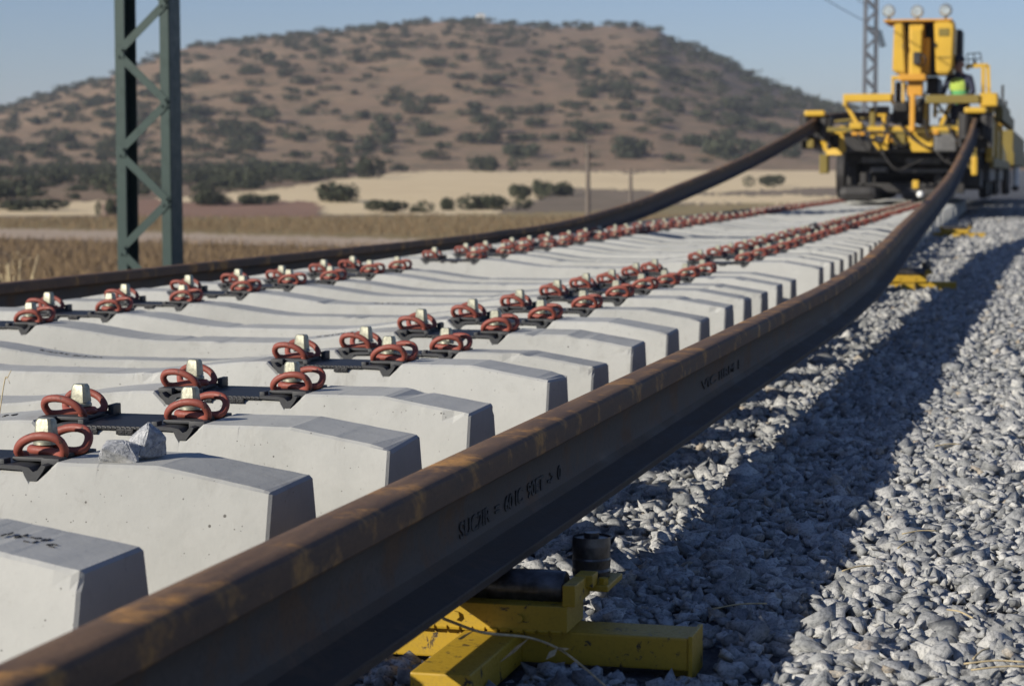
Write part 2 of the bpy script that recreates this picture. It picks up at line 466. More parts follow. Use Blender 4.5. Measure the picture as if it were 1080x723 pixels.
reg[(cr > 300)] = 7
reg[(cr > 1200)] = 8
reg[(np.abs(ct - YAW) > 1.1) & (cr > 60)] = 8
names = ['track_bed', 'dry_field', 'dirt_road', 'grass_verge', 'scrubland', 'ploughed_field', 'wheat_field', 'hill', 'plain']
mats = ['ballast_bed', 'dry_grass', 'dirt', 'verge', 'scrub', 'soil', 'wheat', 'hill', 'plain']
for k, (nm, mt) in enumerate(zip(names, mats)):
    F_ = GF[reg == k]
    if not len(F_): continue
    used, inv = np.unique(F_, return_inverse=True)
    o = np_obj(nm, GV[used], inv.reshape(-1, 4), M[mt])
    o.data.polygons.foreach_set("use_smooth", [True] * len(o.data.polygons))
    tag(o, kind='structure')

# air between here and the hill
hz = NT("haze")
hz.t.nodes.remove(hz.b)
pv_ = hz.n("VolumePrincipled", Density=0.00027)
pv_.inputs['Color'].default_value = (0.80, 0.86, 1.0, 1)
pv_.inputs['Anisotropy'].default_value = 0.0
hz.l(pv_.outputs[0], hz.t.nodes["Material Output"].inputs['Volume'])
bm = bmesh.new(); add_box(bm, -1500, 1500, -60, 1800, -4.0, 62.0)
tag(obj("haze", bm, hz.m), "thin pale haze over the fields and the hill", "haze", kind='stuff')

# ------------------------------------------------------------------ crushed stone ballast
def rock_variants(n, npts, flat):
    out = []
    for i in range(n):
        bm = bmesh.new()
        for k in range(npts):
            v = Vector((random.uniform(-0.62, 0.62), random.uniform(-0.44, 0.44), random.uniform(-0.5, 0.5) * flat))
            bm.verts.new(v)
        r = bmesh.ops.convex_hull(bm, input=bm.verts)
        bmesh.ops.delete(bm, geom=[g for g in r['geom_interior'] if isinstance(g, bmesh.types.BMVert)], context='VERTS')
        bmesh.ops.triangulate(bm, faces=bm.faces)
        bm.verts.index_update()
        out.append((np.array([v.co[:] for v in bm.verts]), np.array([[v.index for v in f.verts] for f in bm.faces])))
        bm.free()
    return out

def rand_rot(n, tilt):
    a = rng.uniform(0, 2 * np.pi, n); b = rng.normal(0, tilt, n); c = rng.normal(0, tilt, n)
    ca, sa, cb, sb, cc, sc = np.cos(a), np.sin(a), np.cos(b), np.sin(b), np.cos(c), np.sin(c)
    z = np.zeros(n); o = np.ones(n)
    Rz = np.stack([ca, -sa, z, sa, ca, z, z, z, o], -1).reshape(n, 3, 3)
    Rx = np.stack([o, z, z, z, cb, -sb, z, sb, cb], -1).reshape(n, 3, 3)
    Ry = np.stack([cc, z, sc, z, o, z, -sc, z, cc], -1).reshape(n, 3, 3)
    return Rz @ Rx @ Ry

def ballast(name, pos, size, variants, mat, tilt=0.45):
    n = len(pos)
    which = rng.integers(0, len(variants), n); Rm = rand_rot(n, tilt)
    tone = np.clip(rng.beta(1.5, 1.5, n), 0, 0.88); odd = rng.random(n) < 0.03; tone[odd] = rng.uniform(0.92, 1.0, odd.sum())
    V, Fc, T = [], [], []; off = 0
    for k, (v, f) in enumerate(variants):
        idx = np.where(which == k)[0]
        if not len(idx): continue
        sc = size[idx][:, None] * rng.uniform(0.8, 1.25, (len(idx), 3))
        P = np.einsum('nij,nkj->nki', Rm[idx], v[None] * sc[:, None, :]) + pos[idx][:, None, :]
        V.append(P.reshape(-1, 3))
        Fc.append((f[None] + (np.arange(len(idx)) * len(v))[:, None, None] + off).reshape(-1, 3))
        T.append(np.repeat(tone[idx], len(f))); off += len(idx) * len(v)
    return np_obj(name, np.concatenate(V), np.concatenate(Fc), mat, fcol=np.concatenate(T))

STANDS = [(-0.80, 3.165)]
def scatter(n, x0, x1, y0, y1, smean, zlo, zhi):
    p = np.stack([rng.uniform(x0, x1, n), rng.uniform(y0, y1, n), np.zeros(n)], -1)
    s = np.clip(np.exp(rng.normal(math.log(smean), 0.40, n)), 0.011, 0.085)
    p[:, 2] = rng.uniform(zlo, zhi, n) + vnoise(p[:, 0], p[:, 1], 5.0) * 0.012 - s * 0.10
    foot = ((p[:, 0] > -1.16) & (p[:, 0] < -0.50) & (p[:, 1] > 3.085) & (p[:, 1] < 3.34)) | ((p[:, 0] > -0.90) & (p[:, 0] < -0.755) & (p[:, 1] > 2.79) & (p[:, 1] < 3.2))
    p[foot, 2] -= 0.035
    return p, s
va = rock_variants(44, 12, 0.60); vb = rock_variants(16, 10, 0.62)
p1, s1 = scatter(46000, -1.30, 0.75, 1.9, 8.2, 0.0288, -0.014, 0.013)
p2, s2 = scatter(36000, -1.35, 0.8, 8.2, 20.0, 0.035, -0.014, 0.014)
p3, s3 = scatter(34000, -1.7, 1.2, 20.0, 60.0, 0.062, -0.02, 0.012)
bal = ballast("ballast", np.concatenate([p1]), s1, va, M['stone'])
tag(bal, "grey crushed stone ballast beside the sleepers and the near rail", "ballast", kind='stuff')
b2 = ballast("ballast_further_on", np.concatenate([p2, p3]), np.concatenate([s2, s3]), vb, M['stone'])
tag(b2, "grey crushed stone ballast running on beside the track to the yellow machine", "ballast", kind='stuff')

# ------------------------------------------------------------------ sleepers with their fastenings
TC = -2.487                 # track centre
HL, SEAT, BOLT = 1.302, 0.755, 0.115
def top_z(x):
    a = abs(x); u = a - SEAT
    if u > 0.176:
        return 0.268 if a < HL - 0.195 else 0.268 - (a - (HL - 0.195)) / 0.195 * 0.032
    if u > 0.144: return 0.238 + (u - 0.144) / 0.032 * 0.030
    if u > 0.131: return 0.238
    if u > 0.121: return 0.252 - (u - 0.121) / 0.010 * 0.014
    if u > -0.121: return 0.252
    if u > -0.131: return 0.252 - (-0.121 - u) / 0.010 * 0.014
    if u > -0.144: return 0.238
    if u > -0.176: return 0.238 + (-0.144 - u) / 0.032 * 0.028
    m = SEAT - 0.176
    t = min(1, max(0, (m - a) / 0.42)); t = t * t * (3 - 2 * t)
    return 0.266 - t * 0.040
def half_w(x):
    a = abs(x); m = SEAT - 0.2
    t = min(1, max(0, (m - a) / 0.35)); t = t * t * (3 - 2 * t)
    return 0.088 - 0.006 * t
def base_w(x):
    a = abs(x); t = min(1, max(0, (SEAT - 0.2 - a) / 0.35)); t = t * t * (3 - 2 * t)
    return 0.150 - 0.032 * t
def sleeper_bm(seed=0):
    rj = random.Random(900 + seed)
    half = [0.0, 0.08, 0.16, 0.22, 0.27, 0.32, 0.37, 0.42, 0.47, 0.52, SEAT - 0.176, SEAT - 0.144, SEAT - 0.131, SEAT - 0.121, SEAT, SEAT + 0.121, SEAT + 0.131, SEAT + 0.144, SEAT + 0.176, SEAT + 0.25, HL - 0.195, HL - 0.1, HL - 0.005, HL]
    xs = sorted(set([-x for x in half[:0:-1]] + half + [round(-HL + 0.03 + 0.0237 * k, 4) for k in range(109)]))
    chips = [(rj.uniform(-HL, HL), rj.choice((2, 3, 4, 5)), rj.uniform(0.003, 0.008)) for k in range(9)] + [(s_ * HL, rj.choice((2, 3, 4, 5)), rj.uniform(0.004, 0.011)) for s_ in (-1, 1)]
    bm = bmesh.new(); rings = []
    for x in xs:
        z, b = top_z(x), base_w(x)
        w = b - (b - half_w(x)) * z / (0.268 - 0.040 * min(1, max(0, (SEAT - 0.2 - abs(x)) / 0.35)))
        e = 0.004 if abs(abs(x) - HL) < 1e-6 else 0.0
        c = 0.005
        m_ = b - (b - w) * (z - 0.026) / z
        ring = [(-b + e, 0.0), (-m_ + e, z - 0.026), (-w - c * 0.30 + e, z - c), (-w + c + e, z - e), (w - c - e, z - e), (w + c * 0.30 - e, z - c), (m_ - e, z - 0.026), (b - e, 0.0)]
        q = []
        for k, (y, zz) in enumerate(ring):
            dd = rj.uniform(0, 0.0008) if 1 < k < 6 else 0
            for cx_, ck, cs in chips:
                if ck == k and abs(x - cx_) < 0.022: dd += cs * (1 - abs(x - cx_) / 0.022)
            q.append(bm.verts.new((x, y - math.copysign(dd * 0.7, y), zz - dd)))
        rings.append(q)
    for A, B in zip(rings, rings[1:]):
        for k in range(8):
            j = (k + 1) % 8
            bm.faces.new((A[k], B[k], B[j], A[j]))
    bm.faces.new(rings[0][::-1]); bm.faces.new(rings[-1])
    bmesh.ops.recalc_face_normals(bm, faces=bm.faces)
    return bm

def plate_bm():             # u = away from the rail seat centre (+x), drawn for the right-hand side of a seat
    bm = bmesh.new()
    z = 0.252; hw = half_w(SEAT) + 0.006
    poly = [(0.074, z + 0.004), (0.118, z + 0.002), (0.128, z - 0.0142), (0.1435, z - 0.0142), (0.155, z + 0.001), (0.160, z + 0.010), (0.153, z + 0.012), (0.146, z + 0.003), (0.138, z + 0.000), (0.130, z + 0.007), (0.112, z + 0.010), (0.074, z + 0.010)]
    add_prism(bm, poly, -hw, hw)
    add_box(bm, 0.082, 0.156, -0.056, 0.056, z + 0.0115, z + 0.0185, 0.002)       # raised body under the clip
    add_box(bm, 0.140, 0.172, -0.070, -0.040, z + 0.004, z + 0.019, 0.002)
    add_box(bm, 0.140, 0.172, 0.040, 0.070, z + 0.004, z + 0.019, 0.002)
    add_box(bm, 0.070, 0.082, 0.050, 0.086, z + 0.010, z + 0.030, 0.002)         # upright lugs
    add_box(bm, 0.070, 0.082, -0.084, -0.060, z + 0.004, z + 0.018, 0.002)
    return bm
def clip_bm():
    z = 0.252 + 0.016
    h = [(-0.034, 0.0, 0.010), (-0.030, 0.011, 0.010), (-0.012, 0.018, 0.010), (0.012, 0.020, 0.009), (0.034, 0.023, 0.006), (0.054, 0.032, 0.004),
         (0.068, 0.046, 0.008), (0.073, 0.058, 0.024), (0.064, 0.068, 0.039), (0.040, 0.073, 0.045), (0.010, 0.074, 0.043), (-0.018, 0.071, 0.032),
         (-0.034, 0.064, 0.016), (-0.034, 0.052, 0.004), (-0.022, 0.042, 0.001)]
    h = [(a * 0.74, b * 0.80, c * 0.84) for a, b, c in h]
    pts = [Vector((BOLT + a, -b, z + c)) for a, b, c in h[::-1]] + [Vector((BOLT + a, b, z + c)) for a, b, c in h[1:]]
    bm = bmesh.new(); add_tube(bm, catmull(pts, 4), 0.0075, 9)
    return bm
def bolt_bm():
    z = 0.249
    bm = bmesh.new()
    add_cyl(bm, (BOLT, 0, z), (BOLT, 0, z + 0.030), 0.0115, n=12)
    add_cyl(bm, (BOLT, 0, z + 0.0365), (BOLT, 0, z + 0.041), 0.0215, 0.021, n=20)
    add_cyl(bm, (BOLT, 0, z + 0.041), (BOLT, 0, z + 0.046), 0.021, 0.0165, n=20)
    # tapered square-ish head with chamfered corners and top
    def ringv(h, s, c): return [bm.verts.new((BOLT + x, y, z + h)) for x, y in ((-s, -s + c), (-s + c, -s), (s - c, -s), (s, -s + c), (s, s - c), (s - c, s), (-s + c, s), (-s, s - c))]
    rs = [ringv(0.044, 0.0165, 0.0045), ringv(0.074, 0.0140, 0.004), ringv(0.079, 0.0115, 0.004)]
    for A, B in zip(rs, rs[1:]):
        for k in range(8):
            bm.faces.new((A[k], A[(k + 1) % 8], B[(k + 1) % 8], B[k]))
    bm.faces.new(rs[-1]); bm.faces.new(rs[0][::-1])
    bmesh.ops.recalc_face_normals(bm, faces=bm.faces)
    return bm
def pad_bm():
    bm = bmesh.new(); z = 0.252; hw = half_w(SEAT) + 0.004
    add_box(bm, -0.0735, 0.0735, -hw, hw, z + 0.0005, z + 0.0085, 0.002)
    for x in (-0.045, 0.012, 0.03):
        add_box(bm, x - 0.009, x + 0.009, -hw - 0.006, -hw + 0.002, z - 0.007, z + 0.004, 0.0015)
        add_box(bm, x - 0.009, x + 0.009, hw - 0.002, hw + 0.006, z - 0.007, z + 0.004, 0.0015)
    return bm
def stamp_bm(seed, x0, x1, n):   # worn cast-in marks: short raised strokes, no longer legible
    rnd = random.Random(seed); bm = bmesh.new()
    for i in range(n):
        x = x0 + (x1 - x0) * (i + 0.5) / n
        for j in range(3):
            dx, dy = rnd.uniform(-.007, .007), rnd.uniform(-.014, .014)
            a = rnd.choice([(0.008, 0.0), (0.0, 0.014), (0.005, 0.010)])
            p = Vector((x + dx, dy, 0)); q = p + Vector((a[0], a[1], 0))
            p.z = top_z(p.x) + 0.0004; q.z = top_z(q.x) + 0.0004
            add_bar(bm, p, q, 0.0022, 0.0016)
    return bm

def mirror(me):
    m2 = me.copy()
    m2.transform(Matrix.Scale(-1, 4, (1, 0, 0))); m2.flip_normals()
    return m2
def make_sleeper():
    root = empty("concrete_sleeper")
    obj("block", sleeper_bm(), M['concrete'], root)
    pr = []
    P = obj("rail_pad", pad_bm(), M['pad'], root, loc=(SEAT, 0, 0)); P2 = P.copy(); P2.location.x = -SEAT; link(P2, root)
    protos = [("guide_plate", plate_bm(), 'plastic', 35), ("spring_clip", clip_bm(), 'clip', True), ("screw", bolt_bm(), 'zinc', 30)]
    for nm, bm, mt, sm in protos:
        a = obj(nm, bm, M[mt], root, smooth=sm, loc=(SEAT, 0, 0))
        b = a.copy(); b.data = mirror(a.data); link(b, root)
        for s, src in ((-1, a), (-1, b)):
            c = src.copy(); c.location.x = -SEAT; link(c, root)
    return root
def copy_tree(o, parent=None):
    c = o.copy(); C.objects.link(c); c.parent = parent
    for ch in list(o.children): copy_tree(ch, c)
    return c

ORD = ["", "first", "second", "third", "fourth", "fifth", "sixth", "seventh", "eighth", "ninth", "tenth", "eleventh", "twelfth", "thirteenth", "fourteenth"]
near_y = [2.53, 3.20, 3.81, 4.40, 5.04, 5.56, 6.10, 6.68, 7.30, 7.92, 8.47, 9.02, 9.62, 10.00]
ys = near_y + [11.55, 12.25, 12.65, 13.35]
while ys[-1] < 43.5: ys.append(ys[-1] + random.uniform(0.55, 0.66))
proto = make_sleeper()
blocks = [[c for c in proto.children if c.name == 'block'][0].data]
for k in range(1, 6):
    o = obj('block_shape', sleeper_bm(k), M['concrete']); blocks.append(o.data); bpy.data.objects.remove(o)
tilts = {5: (-1.8, -0.012), 6: (1.4, 0.004), 14: (0.6, -0.004)}
for i, y in enumerate(ys):
    s = proto if i == 0 else copy_tree(proto)
    roll, dz = tilts.get(i, (random.uniform(-1.0, 1.0), random.uniform(-0.005, 0.005)))
    blk = [c for c in s.children if c.name.startswith('block')][0]; blk.data = blocks[i % len(blocks)]
    s.location = (TC - 0.42 * (max(0, y - 7) / 25) ** 1.2 + (random.uniform(-0.012, 0.012) if i > 2 else 0), y, 0.013 + dz)
    s.rotation_euler = (R(roll) if i > 1 else 0, 0, R(random.uniform(-0.35, 0.35)) if i > 1 else 0)
    if i == 0: lb = "concrete sleeper with worn stamp on its sloping end, before the one carrying the stones"
    elif i == 1: lb = "concrete sleeper carrying two grey stones beside its red clips"
    elif i == 2: lb = "concrete sleeper directly behind the one carrying the stones"
    elif i <= 12: lb = "pale concrete sleeper, %s behind the one carrying the stones" % ORD[i - 1]
    elif i == 13: lb = "concrete sleeper touching its neighbour just before the wide gap in the row"
    elif i == 14: lb = "concrete sleeper showing a broad front just past the wide gap in the row"
    elif i <= 24: lb = "blurred pale concrete sleeper, %s past the wide gap in the row" % ORD[i - 13]
    elif y < 33.5: lb = "small blurred concrete sleeper in the far stretch leading to the yellow machine"
    else: lb = "concrete sleeper lying in the shade under the yellow machine"
    tag(s, lb, "railway sleeper", "concrete sleepers laid in a row")
    s_first = s
kids = [o for o in C.objects if o.parent is None and o.name.startswith("concrete_sleeper")]
st = obj("stamp", stamp_bm(3, HL - 0.155, HL - 0.085, 5), M['dark'], proto)
for k, (idx, x0, x1, n) in enumerate([(3, -0.16, -0.02, 8), (5, -0.35, -0.15, 10), (6, 0.30, 0.42, 5), (2, 0.42, 0.50, 4), (9, -0.1, 0.1, 9)]):
    o = [q for q in kids if abs(q.location.y - ys[idx]) < 1e-4][0]
    obj("stamp", stamp_bm(20 + k, x0, x1, n), M['dark'], o)

# ------------------------------------------------------------------ rails
HALF = [(0.0750, 0.0), (0.0750, 0.0105), (0.0735, 0.0125), (0.045, 0.0195), (0.022, 0.0285), (0.012, 0.042), (0.0088, 0.060), (0.00825, 0.085), (0.0098, 0.108), (0.016, 0.121), (0.0335, 0.1285), (0.0362, 0.1315), (0.0358, 0.157), (0.0335, 0.165), (0.027, 0.1702), (0.012, 0.172)]
PROF = HALF + [(-x, z) for x, z in HALF[::-1]]
def prof_mat(k):
    n = len(HALF); q = k if k < n else 2 * n - 1 - k
    return 2 if q <= 4 else (1 if q <= 8 else 0)
def rail(name, stations, twist=None):
    """stations: (y, x, z of the foot, roll in degrees)"""
    st = np.array(stations)
    yy = []
    y = st[0, 0]
    while y < st[-1, 0]:
        yy.append(y); y += 0.35
    yy.append(st[-1, 0]); yy = np.array(yy)
    def pchip(col):
        x, v = st[:, 0], st[:, col]
        h = np.diff(x); dl = np.diff(v) / h; m = np.zeros_like(v)
        for k in range(1, len(x) - 1):
            if dl[k - 1] * dl[k] > 0:
                w1, w2 = 2 * h[k] + h[k - 1], h[k] + 2 * h[k - 1]
                m[k] = (w1 + w2) / (w1 / dl[k - 1] + w2 / dl[k])
        m[0], m[-1] = dl[0], dl[-1]
        k = np.clip(np.searchsorted(x, yy) - 1, 0, len(x) - 2); t = (yy - x[k]) / h[k]
        return (2 * t**3 - 3 * t**2 + 1) * v[k] + (t**3 - 2 * t**2 + t) * h[k] * m[k] + (-2 * t**3 + 3 * t**2) * v[k + 1] + (t**3 - t**2) * h[k] * m[k + 1]
    X, Z, RO = pchip(1), pchip(2), pchip(3)
    bm = bmesh.new(); rings = []
    for i in range(len(yy)):
        a, b = max(i - 1, 0), min(i + 1, len(yy) - 1)
        d = Vector((X[b] - X[a], yy[b] - yy[a], Z[b] - Z[a])).normalized()
        s = d.cross(Vector((0, 0, 1))).normalized(); u = s.cross(d)
        ro = R(RO[i]); s2 = s * math.cos(ro) - u * math.sin(ro); u2 = u * math.cos(ro) + s * math.sin(ro)
        p = Vector((X[i], yy[i], Z[i]))
        rings.append([bm.verts.new(p + s2 * q[0] + u2 * q[1]) for q in PROF])
    n = len(PROF)
    for A, B in zip(rings, rings[1:]):
        for k in range(n):
            j = (k + 1) % n
            f = bm.faces.new((A[k], A[j], B[j], B[k])); f.material_index = prof_mat(k) if k != n - 1 else 2; f.smooth = True
    bm.faces.new(rings[0][::-1]); bm.faces.new(rings[-1])
    bmesh.ops.recalc_face_normals(bm, faces=bm.faces)
    return obj(name, bm, [M['rail_head'], M['rail_web'], M['rail_foot']], smooth=32)
near_rail = rail("steel_rail", [(-3, -0.886, 0.138, 0), (8, -0.888, 0.139, 0), (10, -0.905, 0.155, 0), (12, -0.95, 0.19, 0), (14.5, -1.03, 0.235, 0), (19, -1.15, 0.33, 0), (22, -1.20, 0.44, 0), (25, -1.22, 0.62, 0), (28, -1.25, 0.86, 0), (31.5, -1.29, 1.15, 0), (34.6, -1.34, 1.46, 0), (36, -1.35, 1.55, 0), (40, -1.35, 1.62, 0), (44, -1.35, 1.62, 0)])
tag(near_rail, "long rusty rail sweeping past the sleeper ends over yellow roller stands up into the machine", "rail", "rails being threaded into the machine")
far_rail = rail("steel_rail", [(-1, -4.135, 0.138, 0), (14, -4.135, 0.138, 0), (17, -4.13, 0.16, 0), (20.5, -4.1, 0.29, 0), (23.3, -4.08, 0.47, 0), (27, -4.05, 0.73, 0), (32, -4.0, 1.15, 0), (35.6, -3.985, 1.49, 0), (36.6, -3.88, 1.59, 0), (38, -3.55, 1.67, 0), (39.5, -3.2, 1.70, 0), (41, -2.9, 1.70, 0)])
tag(far_rail, "dark rusty rail beyond the far sleeper ends, curving up past the fields into the machine", "rail", "rails being threaded into the machine")

def lettering(body, size, loc, length, parent):
    cu = bpy.data.curves.new("brand_lettering", 'FONT'); cu.body = body; cu.size = size; cu.extrude = 0.0009; cu.offset = 0.0006
    tmp = bpy.data.objects.new("tmp", cu); C.objects.link(tmp)
    bpy.context.view_layer.update()
    me = bpy.data.meshes.new_from_object(tmp.evaluated_get(bpy.context.evaluated_depsgraph_get()))
    bpy.data.objects.remove(tmp)
    me.name = "brand_lettering"; me.materials.append(M['letter'])
    w = max(v.co.x for v in me.vertices) - min(v.co.x for v in me.vertices)
    me.transform(Matrix.Scale(length / w, 4, (1, 0, 0)))
    o = bpy.data.objects.new("brand_lettering", me); link(o, parent)
    # reads along +Y on the face that looks towards +X
    o.rotation_euler = (R(90), 0, R(90)); o.location = loc
    return o
lettering("SUC2IR  =  60 IC  90ET  ->  0", 0.036, (-0.886 + 0.0096, 3.09, 0.138 + 0.054), 0.68, near_rail)
lettering("VIC IIRM 1", 0.033, (-0.886 + 0.0096, 5.35, 0.138 + 0.060), 0.66, near_rail)

# ------------------------------------------------------------------ roller stands
def make_stand():
    root = empty("roller_stand", (0, 0, 0))         # origin on the ground under the rail
    ym = M['yellow_worn']
    bm = bmesh.new(); add_box(bm, -0.27, 0.357, -0.045, 0.045, 0.002, 0.052, 0.003)
    add_box(bm, 0.325, 0.357, -0.020, 0.045, -0.03, 0.001, 0.002); obj("cross_bar", bm, ym, root)
    bm = bmesh.new(); add_box(bm, 0.3575, 0.364, -0.049, 0.049, -0.012, 0.056, 0.0015); obj("end_plate", bm, ym, root)
    bm = bmesh.new(); add_box(bm, 0.013, 0.101, -0.345, -0.046, 0.0, 0.050, 0.003); obj("front_arm", bm, ym, root)
    bm = bmesh.new(); add_box(bm, -0.16, 0.174, -0.060, 0.055, 0.0525, 0.093, 0.002)
    add_box(bm, 0.166, 0.186, -0.058, 0.050, 0.0930, 0.126, 0.002); add_box(bm, -0.17, -0.15, -0.058, 0.050, 0.0930, 0.126, 0.002)
    for bx in (-0.10, 0.0, 0.10): add_cyl(bm, (bx, -0.060, 0.073), (bx, -0.067, 0.073), 0.007, n=6)
    for k in range(16): add_cyl(bm, (-0.15 + k * 0.02, -0.0605, 0.0535), (-0.135 + k * 0.02, -0.0605, 0.0535), 0.0035, n=6)
    obj("roller_cradle", bm, ym, root)
    bm = bmesh.new(); add_box(bm, 0.150, 0.215, 0.045, 0.16, 0.098, 0.108, 0.002)
    add_box(bm, 0.168, 0.196, 0.02, 0.06, 0.108, 0.128, 0.002); add_cyl(bm, (0.205, 0.06, 0.108), (0.205, 0.06, 0.118), 0.008, n=6)
    obj("bracket", bm, ym, root)
    bm = bmesh.new(); prof = [(-0.145, 0.0265), (-0.06, 0.028), (0.03, 0.0272), (0.06, 0.0282), (0.075, 0.0272), (0.120, 0.0284), (0.157, 0.0270)]
    for (a, ra), (b, rb) in zip(prof, prof[1:]): add_cyl(bm, (a, 0, 0.110), (b, 0, 0.110), ra, rb, n=28, caps=False)
    add_cyl(bm, (0.1565, 0, 0.110), (0.1595, 0, 0.110), 0.027, 0.025, n=28); add_cyl(bm, (-0.148, 0, 0.110), (-0.145, 0, 0.110), 0.025, 0.0265, n=28)
    add_cyl(bm, (-0.165, 0, 0.110), (0.182, 0, 0.110), 0.010, n=12)
    obj("roller", bm, M['grease'], root, smooth=40)
    bm = bmesh.new()
    pv = [(0.109, 0.0295), (0.118, 0.0312), (0.122, 0.0298), (0.136, 0.0312), (0.139, 0.0302), (0.158, 0.0310), (0.172, 0.0300)]
    for (a, ra), (b, rb) in zip(pv, pv[1:]): add_cyl(bm, (0.172, 0.122, a), (0.172, 0.122, b), ra, rb, n=28, caps=False)
    add_cyl(bm, (0.172, 0.122, 0.1685), (0.172, 0.122, 0.169), 0.0295, n=28); add_cyl(bm, (0.172, 0.122, 0.1695), (0.172, 0.122, 0.178), 0.012, n=12)
    add_cyl(bm, (0.172, 0.122, 0.1085), (0.172, 0.122, 0.1095), 0.0295, n=28)
    obj("guide_roller", bm, M['grease'], root, smooth=40)
    return root
stand = make_stand()
SG = "yellow roller stands under the near rail"
stand.location = (-0.886, 3.165, 0)
tag(stand, "worn yellow roller stand in full view, with dry twig over it and black rollers", "roller stand", SG)
g2 = atZ(955, 305, 0.0); g3 = atZ(1011, 250, 0.0)
s2_ = copy_tree(stand); s2_.location = (g2.x - 0.04, g2.y, 0); s2_.rotation_euler = (0, 0, R(4))
tag(s2_, "blurred yellow roller stand half in the rail shadow, middle one of the three", "roller stand", SG)
s3_ = copy_tree(stand); s3_.location = (g3.x - 0.05, g3.y, 0); s3_.rotation_euler = (0, 0, R(-3))
tag(s3_, "small sunlit yellow roller stand on the bright gravel close to the machine", "roller stand", SG)

# stones lying on a sleeper
def hero_rock(name, seed, dims, loc, rot, label):
    random.seed(seed)
    bm = bmesh.new()
    for k in range(16):
        v = Vector((random.gauss(0, 1), random.gauss(0, 1), random.gauss(0, 1))).normalized()
        v = Vector([max(-0.42, min(0.42, c * 0.56)) for c in v]); bm.verts.new(v)
    r = bmesh.ops.convex_hull(bm, input=bm.verts)
    bmesh.ops.delete(bm, geom=[g for g in r['geom_interior'] if isinstance(g, bmesh.types.BMVert)], context='VERTS')
    bmesh.ops.bevel(bm, geom=list(bm.edges), offset=0.03, segments=1, affect='EDGES')
    bmesh.ops.triangulate(bm, faces=bm.faces)
    bmesh.ops.subdivide_edges(bm, edges=list(bm.edges), cuts=2, use_grid_fill=True)
    for v in bm.verts:
        v.co += v.co.normalized() * random.uniform(-0.014, 0.014)
    lo = 9
    E = Matrix.Rotation(rot[2], 3, 'Z') @ Matrix.Rotation(rot[0], 3, 'X') @ Matrix.Rotation(rot[1], 3, 'Y')
    for v in bm.verts:
        v.co = E @ Vector((v.co.x * dims[0] * 1.18, v.co.y * dims[1] * 1.18, v.co.z * dims[2] * 1.18)); lo = min(lo, v.co.z)
    for v in bm.verts: v.co.z -= lo
    o = obj(name, bm, M['granite']); o.location = loc
    return tag(o, label, "stone", "stones on the sleeper")
zt = 0.268 + 0.012
hero_rock("grey_stone", 5, (0.066, 0.058, 0.044), (-1.462, 3.15, zt), (0.15, 0.25, 0.3), "smaller pale wedge-shaped stone lying on the sleeper against the red clip")
hero_rock("grey_stone", 12, (0.056, 0.062, 0.060), (-1.436, 3.195, zt), (0.2, -0.1, 0.9), "larger speckled grey stone lying on the sleeper, the taller of the two")

# dry twig across the stand, grass stalk and straw bits
def twig(name, pts, r, leaves, label, cat):
    root = empty(name, pts[0])
    o0 = Vector(pts[0])
    bm = bmesh.new(); add_tube(bm, catmull([Vector(p) - o0 for p in pts], 5), r, 6, taper=lambda t: 1 - 0.5 * t); obj("stem", bm, M['straw'], root)
    for (p, d, w) in leaves:
        bm = bmesh.new(); p = Vector(p) - o0; d = Vector(d); s = d.cross(Vector((0.2, 0.3, 1))).normalized() * w
        q = [p, p + d * 0.4 + s, p + d * 0.8 + s * 0.5 + Vector((0, 0, -.003)), p + d, p + d * 0.55 - s, p + d * 0.2 - s * 0.4]
        up = [bm.verts.new(v) for v in q]; dn = [bm.verts.new(v + Vector((0, 0, -0.0008))) for v in q]
        bm.faces.new(up); bm.faces.new(dn[::-1])
        for k in range(6): bm.faces.new((up[k], dn[k], dn[(k + 1) % 6], up[(k + 1) % 6]))
        obj("leaf", bm, M['straw'], root)
    return tag(root, label, cat)
tw = [atZ(468, 652, 0.100), atZ(500, 664, 0.105), atZ(520, 668, 0.10), atZ(558, 672, 0.085), atZ(588, 683, 0.075), atZ(612, 700, 0.06), atZ(640, 724, 0.045)]
twig("dry_twig", tw, 0.0026, [(tw[4], Vector((-0.012, -0.02, -0.012)) , 0.007), (tw[3], Vector((-0.035, -0.03, -0.03)), 0.008), (tw[1], Vector((-0.022, -0.006, -0.012)), 0.006), (tw[4], Vector((0.02, -0.014, 0.004)), 0.006)],
     "dry pale twig with withered leaves hanging over the front yellow roller stand", "twig")
gs = [atY(-2, 432, 4.15), atY(3, 412, 4.15), atY(8, 398, 4.15), atY(12, 390, 4.15)]
gs[0] = Vector((gs[0].x - 0.02, 4.12, 0.0)) if gs[0].z > 0.02 else gs[0]
twig("grass_stalk", gs, 0.0016, [(gs[2], Vector((0.006, 0, -0.012)), 0.002)], "thin dry grass stalk standing between two sleepers", "grass stalk")
sx = [(592, 548, 20), (1010, 640, 60), (1055, 690, -20), (1040, 655, 100), (960, 560, 10), (1068, 700, 5)]
straws = [(970, 562, 25), (1012, 648, -60), (1050, 700, 10), (1062, 706, 14), (1035, 690, 70), (905, 600, 40), (955, 575, 70), (780, 640, 30), (1000, 470, 20)]
for k, (px, py, an) in enumerate(straws):
    p = atZ(px, py, 0.032)
    a = R(an); L = random.uniform(0.03, 0.06)
    bm = bmesh.new()
    add_tube(bm, catmull([(-L * math.cos(a), -L * math.sin(a), 0), (0, 0.003, 0.005), (L * math.cos(a), L * math.sin(a), 0.004)], 4), 0.0015, 5)
    o = obj("straw", bm, M['straw']); o.location = p
    tag(o, "short bit of dry straw lying loose on the grey ballast", "straw", "straw bits on the ballast")

